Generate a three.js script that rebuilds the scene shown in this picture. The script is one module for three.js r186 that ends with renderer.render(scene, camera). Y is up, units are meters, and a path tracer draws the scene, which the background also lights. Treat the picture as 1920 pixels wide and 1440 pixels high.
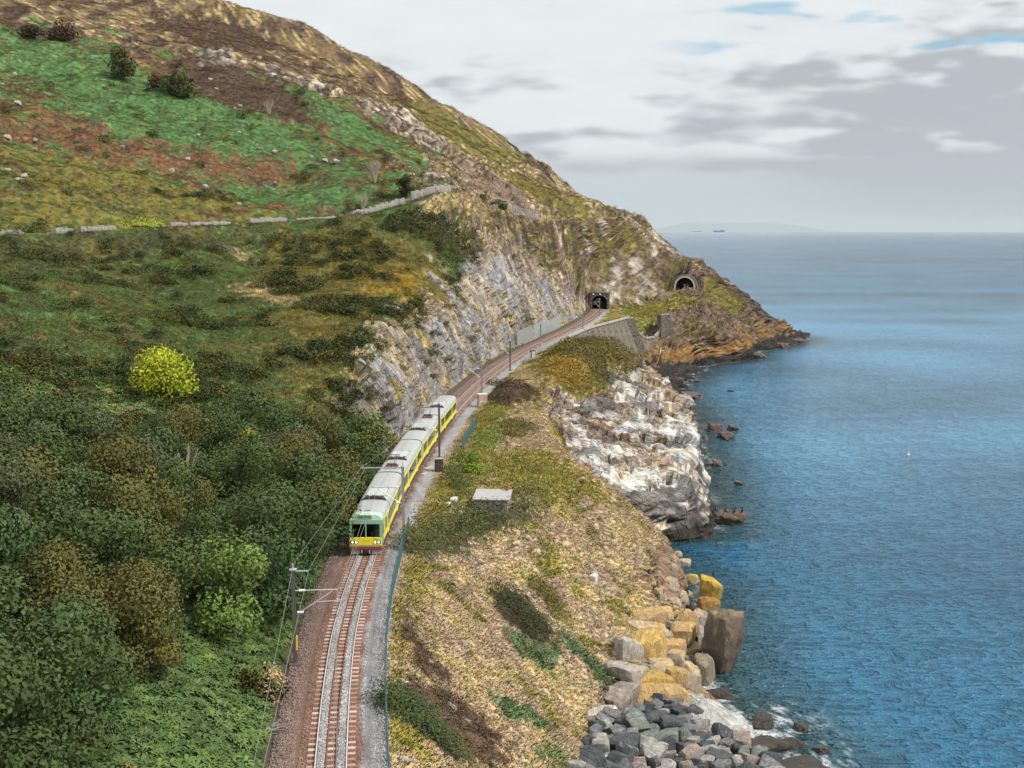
import * as THREE from 'three';
import { mergeGeometries, mergeVertices, toCreasedNormals } from 'three/addons/utils/BufferGeometryUtils.js';
import { ConvexGeometry } from 'three/addons/geometries/ConvexGeometry.js';
import { RoundedBoxGeometry } from 'three/addons/geometries/RoundedBoxGeometry.js';
import { createNoise3D } from 'simplex-noise';

// ---------------------------------------------------------------- camera, sky, sun, exposure
// Units are metres; the sea lies at y = 0, the railway at y = 15, the camera (a drone) at y = 43.2 looking along -z.
const scene = new THREE.Scene();
const camera = new THREE.PerspectiveCamera(35.49, 4 / 3, 1, 160000);
camera.position.set(0, 43.2, 0);
camera.rotation.set(-0.12643, 0, 0);
const renderer = new THREE.WebGLRenderer({ antialias: true });
renderer.toneMapping = THREE.LinearToneMapping;
renderer.toneMappingExposure = 1.6;
renderer.shadowMap.enabled = true;
scene.fog = new THREE.FogExp2(new THREE.Color(0.62, 0.69, 0.74), 0.000014);

let seed = 20240;
const rnd = () => { seed = (seed + 0x6d2b79f5) | 0; let t = Math.imul(seed ^ (seed >>> 15), 1 | seed); t = (t + Math.imul(t ^ (t >>> 7), 61 | t)) ^ t; return ((t ^ (t >>> 14)) >>> 0) / 4294967296; };
const rr = (a, b) => a + (b - a) * rnd();
const pick = (a) => a[Math.floor(rnd() * a.length)];
const reseed = (n) => { seed = n; };
const n3 = createNoise3D(rnd), n3b = createNoise3D(rnd);
const clamp = (x, a = 0, b = 1) => Math.min(b, Math.max(a, x));
const sst = (a, b, x) => { const t = clamp((x - a) / (b - a)); return t * t * (3 - 2 * t); };
const lerp = (a, b, t) => a + (b - a) * t;
const fbm = (x, y, z, o = 4, g = 0.5) => { let s = 0, a = 1, n = 0; for (let i = 0; i < o; i++) { s += a * n3(x, y, z); n += a; a *= g; x *= 2.03; y *= 2.03; z *= 2.03; } return s / n; };
const ridge = (x, y, z, o = 3) => { let s = 0, a = 1, n = 0; for (let i = 0; i < o; i++) { s += a * (1 - Math.abs(n3b(x, y, z)) * 2); n += a; a *= 0.5; x *= 2.1; y *= 2.1; z *= 2.1; } return s / n; };

{ // an overcast sky: a bright veil, a grey deck with a flat base low over the sea, a few blue gaps
  const W = 2048, H = 2048, data = new Float32Array(W * H * 4);
  const white = [0.82, 0.86, 0.875], grey = [0.222, 0.242, 0.275], low = [0.565, 0.64, 0.665], blue = [0.20, 0.50, 0.72];
  for (let j = 0; j < H; j++) {
    const el = ((j + 0.5) / H - 0.5) * Math.PI, y = Math.sin(el), e = el * 180 / Math.PI;
    for (let i = 0; i < W; i++) {
      const ph = ((i + 0.5) / W - 0.5) * 2 * Math.PI, cx = Math.cos(ph) * Math.cos(el), cz = Math.sin(ph) * Math.cos(el), k = (j * W + i) * 4;
      let c = low;
      if (e > -1) {
        const az = Math.atan2(cx, -cz) * 180 / Math.PI;                      // degrees to the right of the view
        const u = cx * 9, v = e * 0.42, w = cz * 9;                          // clouds stretched along the horizon
        const f = fbm(u * 0.5, v, w * 0.5, 5), g = fbm(u * 1.1 + 7, v * 1.6, w * 1.1, 5), bil = fbm(cx * 12 + 4, e * 0.75, cz * 12, 5), big = n3(cx * 1.6 + 3, e * 0.03, cz * 1.6);
        const right = sst(4, 24, az) * sst(150, 60, az);                     // the deck is thicker over the open sea
        const deck = sst(3.0, 3.6, e + 0.25 * g) * sst(8.4 + 1.2 * right, 6.3, e + 1.5 * f + 2.4 * bil);
        let dark = deck * clamp(-0.12 + 1.7 * f + 1.0 * g + 1.15 * right + 0.3 * big);
        const base = Math.exp(-(((e + 0.16 * g - 2.95) / 0.55) ** 2));       // flat dark underside
        dark += deck * 0.45 * sst(11, 21, az) * sst(90, 40, az) * (0.7 + 1.6 * g + 0.9 * f);
        dark = Math.max(dark, base * (0.55 + 0.5 * right + 0.3 * g));
        dark = Math.max(dark, 0.5 * sst(0.1, 0.55, f + 0.3 * g - 0.1) * sst(6, 9, e) * sst(2, 10, az) * sst(30, 10, e) + 0.16 * sst(-0.1, 0.6, fbm(u * 0.3, v * 0.5, w * 0.3 + 9, 4)) * sst(5, 9, e));
        const gap = sst(0.08, 0.36, fbm(u * 0.8 + 31, v * 1.5, w * 0.8, 4) - 0.11 * Math.abs(e - 8.4)) * sst(7.2, 7.9, e) * sst(11.5, 9.2, e) * sst(6, 12, az) * (1 - dark);
        const veil = 1;
        const lowmix = sst(3.3, 2.5, e + 0.2 * g) ;
        c = [0, 1, 2].map((q) => {
          let s = lerp(white[q] * veil * (1 + 0.05 * g), grey[q] * (1.05 + 0.7 * g + 1.1 * bil + 0.5 * f), clamp(dark) * (0.84 + 0.1 * right));
          s = lerp(s, blue[q], clamp(gap) * 0.95);
          const lw = low[q] * (1 - 0.42 * sst(8, 26, az) * sst(150, 60, az) * (0.6 + 0.4 * sst(0, 2.6, e)));
          return lerp(s, Math.min(lw, lerp(lw, grey[q] * 1.25, base * right)), lowmix * (1 - base * 0.55));
        });
      }
      const lift = (1 + 0.45 * sst(12, 70, e)) / 1.6; // an overcast sky is brightest overhead
      data[k] = c[0] * lift; data[k + 1] = c[1] * lift; data[k + 2] = c[2] * lift; data[k + 3] = 1;
    }
  }
  const sky = new THREE.DataTexture(data, W, H, THREE.RGBAFormat, THREE.FloatType);
  sky.mapping = THREE.EquirectangularReflectionMapping; sky.magFilter = THREE.LinearFilter; sky.needsUpdate = true;
  scene.background = sky; scene.environment = sky;
}
const sun = new THREE.DirectionalLight(new THREE.Color(1, 0.95, 0.86), 2.5);
sun.position.set(330, 420, -50); sun.target.position.set(0, 10, -180); sun.castShadow = true; sun.shadow.radius = 13;
Object.assign(sun.shadow.camera, { left: -400, right: 400, top: 400, bottom: -400, near: 1, far: 1400 });
scene.add(sun, sun.target);

// ---------------------------------------------------------------- helpers
const names = new Map();
function numbered(n) { const k = names.get(n) ?? 0; names.set(n, k + 1); return k ? n + '_' + String(k).padStart(3, '0') : n; }
function tag(o, label, category, group) { o.userData.label = label; o.userData.category = category; if (group) o.userData.group = group; return o; }
function shadows(o) { o.traverse((m) => { if (m.isMesh) { m.castShadow = true; m.receiveShadow = true; } }); return o; }
function top(o, name) { o.name = numbered(name); scene.add(o); return o; }
function thing(name, label, category, pos = [0, 0, 0], turn = 0, group) { const g = top(new THREE.Group(), name); g.position.set(...pos); g.rotation.y = turn; return tag(g, label, category, group); }
function mesh(name, geo, mat, parent) { const m = new THREE.Mesh(geo, mat); m.castShadow = m.receiveShadow = true; if (parent) { m.name = name; parent.add(m); } else top(m, name); return m; }
function struct(name, geo, mat) { const m = mesh(name, geo, mat); m.userData.kind = 'structure'; return m; }
const bx = (w, h, d, x = 0, y = 0, z = 0, ry = 0) => { const g = new THREE.BoxGeometry(w, h, d); if (ry) g.rotateY(ry); return g.translate(x, y, z); };
const rbx = (w, h, d, r, x = 0, y = 0, z = 0) => new RoundedBoxGeometry(w, h, d, 2, r).translate(x, y, z);
const V = (x, y, z) => new THREE.Vector3(x, y, z);
function bar(a, b, r, n = 6) { // a round bar between two points
  const A = V(...a), B = V(...b), d = B.clone().sub(A), g = new THREE.CylinderGeometry(r, r, d.length(), n);
  g.applyQuaternion(new THREE.Quaternion().setFromUnitVectors(V(0, 1, 0), d.clone().normalize()));
  return g.translate((a[0] + b[0]) / 2, (a[1] + b[1]) / 2, (a[2] + b[2]) / 2);
}
const merge = (list) => mergeGeometries(list.map((g) => { const q = g.index ? g.toNonIndexed() : g; for (const k of Object.keys(q.attributes)) if (!['position', 'normal', 'uv', 'color'].includes(k)) q.deleteAttribute(k); return q; }), false);
const col = (r, g, b) => new THREE.Color().setRGB(r, g, b);
const std = (r, g, b, rough = 0.8, extra = {}) => new THREE.MeshStandardMaterial({ color: col(r, g, b), roughness: rough, metalness: 0, ...extra });
function noiseTexture(size, cells, fn, srgb) { // tiles exactly: noise on a torus
  const d = new Uint8Array(size * size * 4);
  for (let j = 0; j < size; j++) for (let i = 0; i < size; i++) {
    const a = i / size * 2 * Math.PI, b = j / size * 2 * Math.PI, R = cells / (2 * Math.PI);
    const v = fn(R * Math.cos(a), R * Math.sin(a), R * Math.cos(b), R * Math.sin(b), i / size, j / size), k = (j * size + i) * 4, q = Array.isArray(v) ? v : [v, v, v];
    d[k] = clamp(q[0]) * 255; d[k + 1] = clamp(q[1]) * 255; d[k + 2] = clamp(q[2]) * 255; d[k + 3] = 255;
  }
  const t = new THREE.DataTexture(d, size, size, THREE.RGBAFormat); t.wrapS = t.wrapT = THREE.RepeatWrapping; t.magFilter = THREE.LinearFilter; t.needsUpdate = true;
  if (srgb) t.colorSpace = THREE.SRGBColorSpace;
  return t;
}
const tor = (x, y, z, w, s) => 0.5 * (n3(x * s + 3, y * s, z * s) + n3b(z * s, w * s + 5, x * s));   // close enough to isotropic
const torF = (x, y, z, w, o) => { let s = 0, a = 1, n = 0, f = 1; for (let i = 0; i < o; i++) { s += a * tor(x, y, z, w, f); n += a; a *= 0.6; f *= 2.1; } return s / n; };
const rep = (t, x, y) => { const c = t.clone(); c.repeat.set(x, y); c.needsUpdate = true; return c; };

// ---------------------------------------------------------------- the lie of the land
// Cross-sections of the coast at a distance d before the camera, from the hill (left) to under the sea (right): [x, height] pairs.
// Pairs 8 and 9 are the edges of the railway formation, 15 is the waterline.
const TRACK = [[30, -5], [40, -6.7], [55, -8.9], [63.6, -10], [73.9, -11.15], [83.5, -12], [96, -12.6], [110, -12.85], [121, -12.75], [141, -12.2], [161, -11.2], [180, -9.9], [201, -8.2], [232, -4.9], [268, 0.2], [310, 8.6], [344, 16.1], [363, 20.2], [402, 27.2], [432, 31.5], [480, 37.5]];
const SECTIONS = [
  [34, [-50, 22], [-22, 19], [-17, 17.4], [-14, 16.3], [-12, 15.6], [-10.6, 15.2], [-9.7, 14.9], [-9.3, 14.7], [-9, 14.6], [-2.7, 14.6], [0, 13], [2.5, 10], [5, 7], [8, 3.5], [10, 1.5], [18, 0], [26, -5]],
  [45, [-50, 23], [-24, 19.4], [-18.5, 17.6], [-15, 16.5], [-13, 15.8], [-12, 15.4], [-11.3, 15], [-11, 14.8], [-10.8, 14.6], [-4.4, 14.6], [-2, 13], [1, 10], [4, 6.8], [7, 3.2], [9.2, 1.5], [19, 0], [27, -5]],
  [62, [-54, 24.5], [-27, 20], [-21, 18.2], [-18, 17.1], [-16, 16.2], [-15, 15.6], [-14.3, 15.1], [-13.8, 14.8], [-13.4, 14.6], [-6.9, 14.6], [-4.3, 13], [-1.5, 10.4], [2, 7.3], [5, 4], [7.4, 1.7], [21, 0], [28, -5]],
  [78, [-60, 26], [-33, 22.3], [-23.5, 19], [-20.2, 17.5], [-18.2, 16.4], [-17, 15.7], [-16.2, 15.2], [-15.6, 14.8], [-15.2, 14.6], [-8.5, 14.6], [-5.8, 13], [-2, 10], [1.5, 7.5], [4.5, 4.4], [6.5, 1.8], [22, 0], [29, -5]],
  [97, [-70, 28], [-42.7, 24], [-29.3, 20.3], [-24, 18.5], [-21, 17.1], [-19, 16], [-17.5, 15.2], [-16.5, 14.8], [-16.1, 14.6], [-9.6, 14.6], [-6.4, 12.8], [-2, 9.2], [1.8, 5.8], [4.2, 3.2], [6, 1.6], [21.5, 0], [29, -5]],
  [112, [-78, 30], [-49.5, 25.9], [-34, 21.8], [-26, 19.2], [-22, 17.4], [-19.5, 16.1], [-17.8, 15.2], [-16.7, 14.8], [-16.3, 14.6], [-9.8, 14.6], [-6, 13], [-1, 9.8], [4.5, 6.6], [10.5, 4.6], [14.6, 3.4], [18, 0], [23, -6]],
  [125, [-84, 32], [-54, 27.4], [-38, 23], [-28, 20], [-23, 18], [-20, 16.5], [-17.8, 15.3], [-16.6, 14.8], [-16.2, 14.6], [-9.6, 14.6], [-6, 14.6], [0, 14], [5, 11.6], [11, 8], [17, 5], [19.6, 0], [24, -6]],
  [140, [-92, 34], [-60, 29], [-42, 24.6], [-30, 21.8], [-25, 20], [-21, 18.2], [-18.3, 16], [-16.8, 14.8], [-15.8, 14.6], [-9.1, 14.6], [-4, 14.8], [4, 14.5], [10.5, 13.2], [15.5, 9.2], [19.3, 5.4], [20.6, 0], [24, -6]],
  [151, [-98, 36], [-65, 31], [-46, 26.2], [-33, 23.8], [-27, 22.6], [-22.6, 20.5], [-19, 17], [-16.6, 14.9], [-15.2, 14.6], [-8.6, 14.6], [-3, 14.8], [4, 14.7], [9.5, 12.8], [13, 9], [16, 4.5], [18, 0], [21, -5]],
  [160, [-102, 37.5], [-69, 32.5], [-49, 27.5], [-35, 25.4], [-27.5, 25], [-21.8, 24], [-18.4, 19], [-15.9, 14.9], [-14.7, 14.6], [-8.1, 14.6], [-2, 15], [4, 14.9], [8, 12], [10, 8], [12.5, 3], [15, 0], [18, -5]],
  [168, [-106, 38.5], [-72, 33.6], [-51, 28.7], [-36, 26.8], [-28, 26.6], [-21.5, 25.5], [-17.8, 20], [-15.3, 14.9], [-14.2, 14.6], [-7.6, 14.6], [-2, 15.2], [4, 14.8], [8, 11.5], [15, 7.8], [25, 6.3], [28, 0], [31, -6]],
  [180, [-113, 40.5], [-77, 34.8], [-54, 30.2], [-38, 28.2], [-29, 27.8], [-21.2, 27.3], [-17, 21], [-14.4, 14.9], [-13.4, 14.6], [-6.8, 14.6], [-2, 16], [3, 16], [7, 13.5], [14, 10.2], [26.5, 7.6], [29.5, 0], [32, -6]],
  [205, [-128, 46], [-88, 39.3], [-61, 32], [-44, 30.6], [-31, 30.4], [-20.5, 28.6], [-15.6, 21.5], [-12.2, 14.9], [-11.3, 14.6], [-4.6, 14.6], [-1, 17], [4.5, 15], [9.5, 12], [18, 10.6], [30.5, 9.4], [33, 0], [36, -6]],
  [225, [-140, 53], [-96, 44], [-66, 35.8], [-46, 33], [-31, 33], [-18.3, 29.8], [-13.2, 22], [-10.2, 14.9], [-9.1, 14.6], [-2.4, 14.6], [2, 15.2], [7, 16], [13, 13.7], [22, 11.6], [34, 9.8], [36.5, 0], [39, -6]],
  [245, [-150, 62], [-104, 52], [-71, 42.8], [-47, 36.4], [-31, 36], [-16.2, 30.4], [-10.8, 22], [-7.8, 14.9], [-6.6, 14.6], [0.2, 14.6], [5, 15.5], [12, 17.5], [19, 16], [25, 13], [35, 8.4], [38, 0], [41, -6]],
  [266, [-164, 71], [-114, 59], [-79, 50], [-48, 43.4], [-30, 40], [-14.8, 33], [-8.6, 23], [-4.8, 14.9], [-3.6, 14.6], [3.2, 14.6], [8, 15.6], [13, 18.8], [19, 18.8], [25, 16], [33, 8.5], [40, 0], [44, -6]],
  [288, [-178, 80], [-124, 67.4], [-85, 57], [-51.5, 49.3], [-28, 47.4], [-12, 35.5], [-5.5, 25], [-0.8, 14.9], [0.4, 14.6], [7.2, 14.6], [11, 15.3], [17, 17], [23, 16.5], [29, 13], [36, 7], [42, 0], [45, -6]],
  [300, [-185, 84], [-129, 72], [-88, 61.5], [-53, 53], [-17.5, 53.2], [-9, 37.5], [-2, 25.5], [2, 14.9], [3, 14.6], [9.8, 14.6], [13, 15], [18, 15.4], [25, 14], [31, 10], [37, 5], [43, 0], [46, -6]],
  [316, [-195, 90], [-136, 78], [-93, 67.5], [-56, 59], [-19, 56], [-5, 42], [1.5, 27], [5.6, 14.9], [6.4, 14.6], [13.4, 14.6], [14.3, 11], [19, 9.5], [27, 8.5], [34, 7], [39, 4], [43.5, 0], [47, -6]],
  [345, [-212, 101], [-147, 87], [-101, 77], [-60, 69], [-28, 60], [-8, 46.6], [3.5, 28], [11, 14.9], [12.2, 14.6], [20, 14.6], [20.8, 8.5], [25, 6], [30, 4.5], [37, 3], [42, 1.5], [50, 0], [54, -6]],
  [370, [-228, 111], [-158, 97], [-108, 87], [-64, 78], [-25, 62], [-1, 46.8], [9, 28], [16.5, 14.9], [17.6, 14.6], [29, 14.6], [29.8, 6.5], [34, 4], [40, 3.2], [46, 2.5], [52, 1.2], [58, 0], [62, -6]],
  [388, [-240, 119], [-166, 105], [-114, 95], [-67, 85], [-22, 64], [3, 47.2], [13, 28], [20, 14.9], [21, 14.6], [36, 14.7], [36.8, 5.5], [42, 4], [47, 7], [53, 9], [60, 4], [64.5, 0], [68, -6]],
  [402, [-248, 126], [-172, 111.5], [-118, 101], [-69, 90], [-19, 65.5], [6.5, 47.7], [16, 28], [22.2, 14.9], [23.2, 14.6], [40, 14.8], [46, 14.5], [53, 15.5], [62, 12.5], [70, 10], [77, 5], [80, 0], [84, -6]],
  [428, [-264, 137], [-183, 122], [-126, 111], [-73, 99], [-12, 68], [14, 48], [20.5, 28.5], [26, 14.9], [27, 14.6], [40, 15], [52, 16.2], [60, 16], [68, 13.5], [77, 9], [84.5, 4], [88, 0], [92, -6]],
  [434, [-267, 139], [-185.5, 124], [-127.5, 113], [-74, 100.5], [-11, 69], [16, 48.2], [22.2, 33.5], [26.6, 23], [29.6, 20.5], [40, 18], [51, 17.4], [59, 17.5], [67, 15.5], [77.5, 10], [86, 4.2], [91, 0], [95, -6]],
  [442, [-272, 142], [-189, 127], [-130, 116], [-75.5, 102.5], [-9, 70], [19.5, 48.4], [25, 37], [29, 28.5], [34, 25.5], [42, 22], [50, 19], [58, 19.2], [66, 18], [78, 11], [88.5, 4.5], [96, 0], [100, -6]],
  [456, [-280, 147], [-195, 132], [-134, 121], [-77, 106], [-4, 69.5], [27, 48.6], [34, 41.5], [40, 35.5], [46, 30.5], [52, 25.5], [58, 20], [66, 20.8], [75, 19], [88, 11], [99, 4], [105, 0], [109, -6]],
  [463, [-284, 149], [-198, 134.6], [-135.4, 124], [-80, 108.7], [-2, 70], [33, 48.9], [40, 43.5], [46, 38], [51.5, 32.5], [57, 27.5], [60.5, 21.5], [68, 20.8], [78, 19], [91, 11.5], [102, 4], [108.5, 0], [112, -6]],
  [467, [-286.5, 150.6], [-199.5, 136.4], [-136.2, 126], [-82, 110.4], [0, 70], [36.5, 49], [43.5, 44.7], [49.5, 39.5], [55.3, 34], [61, 31.5], [64, 31], [70, 28.5], [79.5, 19.8], [92.5, 11.8], [103.6, 4], [110.2, 0], [114, -6]],
  [472, [-289, 152], [-201, 138], [-137, 128], [-84, 112], [3, 70], [40, 49.2], [47, 46], [53, 41], [59, 37], [65, 34], [69, 32.5], [74, 29], [84, 20], [95, 12], [106, 4], [113, 0], [117, -6]],
  [490, [-300, 158], [-209, 147], [-137, 137], [-91.5, 127], [-21.8, 89.4], [37, 53.8], [50, 49], [59, 41.9], [67.5, 34.3], [76, 26.8], [84, 22.5], [96, 14.2], [104.5, 9], [112, 4.7], [116, 2], [120, 0], [125, -6]],
  [530, [-330, 150], [-240, 138], [-170, 126], [-125, 112], [-55, 76], [4, 42], [18, 37], [30, 30], [40, 23], [49, 17], [58, 13], [71, 8], [80, 5], [88, 3], [93, 1.5], [98, 0], [104, -6]],
  [640, [-430, 70], [-340, 60], [-270, 50], [-225, 42], [-155, 28], [-100, 15], [-86, 13], [-74, 10], [-64, 8], [-55, 6], [-46, 4], [-34, 3], [-26, 2], [-18, 1], [-13, 0.5], [-8, 0], [0, -6]],
];
function pchipSlopes(x, y) {
  const n = x.length, d = [], m = new Array(n).fill(0);
  for (let i = 0; i < n - 1; i++) d.push((y[i + 1] - y[i]) / (x[i + 1] - x[i]));
  for (let i = 1; i < n - 1; i++) if (d[i - 1] * d[i] > 0) { const a = 2 * (x[i + 1] - x[i]) + (x[i] - x[i - 1]), b = (x[i + 1] - x[i]) + 2 * (x[i] - x[i - 1]); m[i] = (a + b) / (a / d[i - 1] + b / d[i]); }
  m[0] = d[0]; m[n - 1] = d[n - 2];
  return m;
}
function pchip(x, y, m, t) {
  let i = 0; while (i < x.length - 2 && t > x[i + 1]) i++;
  const h = x[i + 1] - x[i], s = (t - x[i]) / h;
  if (s < 0) return y[0] + m[0] * (t - x[0]);
  if (s > 1) return y[i + 1] + m[i + 1] * (t - x[i + 1]);
  const a = s * s * (3 - 2 * s), b = s * (1 - s) * (1 - s), c = s * s * (s - 1);
  return y[i] * (1 - a) + y[i + 1] * a + h * (b * m[i] + c * m[i + 1]);
}
const curve = (pts) => { const x = pts.map((p) => p[0]), y = pts.map((p) => p[1]), m = pchipSlopes(x, y); return (t) => pchip(x, y, m, t); };
const trackX = curve(TRACK);
const NF = 17, featX = [], featY = [];
for (let k = 0; k < NF; k++) { featX.push(curve(SECTIONS.map((s) => [s[0], s[k + 1][0]]))); featY.push(curve(SECTIONS.map((s) => [s[0], s[k + 1][1]]))); }
const sections = new Map();
function sectionAt(d) { // the profile at a distance: { x: feature positions, h(x) }
  if (sections.has(d)) return sections.get(d);
  const x = featX.map((f) => f(d)), y = featY.map((f) => f(d));
  if (d < 430) { x[8] = trackX(d) - 3.4; x[7] = Math.min(x[7], x[8] - 0.3); x[9] = Math.max(x[9], trackX(d) + 3); }
  for (let k = 1; k < NF; k++) x[k] = Math.max(x[k], x[k - 1] + 0.2);
  const m = pchipSlopes(x, y), s = { x, y, h: (t) => pchip(x, y, m, t) };
  if (sections.size > 4000) sections.clear();
  sections.set(d, s);
  return s;
}
const heightAt = (x, d) => sectionAt(Math.round(clamp(d, 34, 640) * 4) / 4).h(x);

// ----MESH
// ---------------------------------------------------------------- what grows or lies where (base colours, linear)
const PALETTE = {
  soil: [0.075, 0.055, 0.035], scrub: [0.090, 0.096, 0.036], bracken: [0.130, 0.185, 0.056], fern: [0.125, 0.245, 0.080], rust: [0.235, 0.120, 0.060], olive: [0.185, 0.155, 0.030],
  moor: [0.180, 0.115, 0.060], heather: [0.110, 0.070, 0.050], straw: [0.530, 0.405, 0.225], tan: [0.565, 0.435, 0.282], verge: [0.360, 0.320, 0.090], damp: [0.085, 0.135, 0.042], lush: [0.240, 0.290, 0.075], teal: [0.180, 0.260, 0.120],
  gold: [0.330, 0.215, 0.028], gorse: [0.165, 0.148, 0.038], scree: [0.285, 0.205, 0.150], cut: [0.375, 0.355, 0.345], pale: [0.430, 0.370, 0.315], guano: [0.560, 0.545, 0.520], head: [0.200, 0.135, 0.092], lichen: [0.330, 0.170, 0.045], face: [0.120, 0.105, 0.092],
  wet: [0.026, 0.020, 0.016], ballast: [0.200, 0.145, 0.115], shelf: [0.450, 0.450, 0.420], path: [0.26, 0.215, 0.13],
};
const TYPES = Object.keys(PALETTE), T = Object.fromEntries(TYPES.map((n, i) => [n, i]));
const ROCKY = new Set(['scree', 'cut', 'face', 'pale', 'guano', 'head', 'lichen', 'wet', 'shelf'].map((n) => T[n]));
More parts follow.
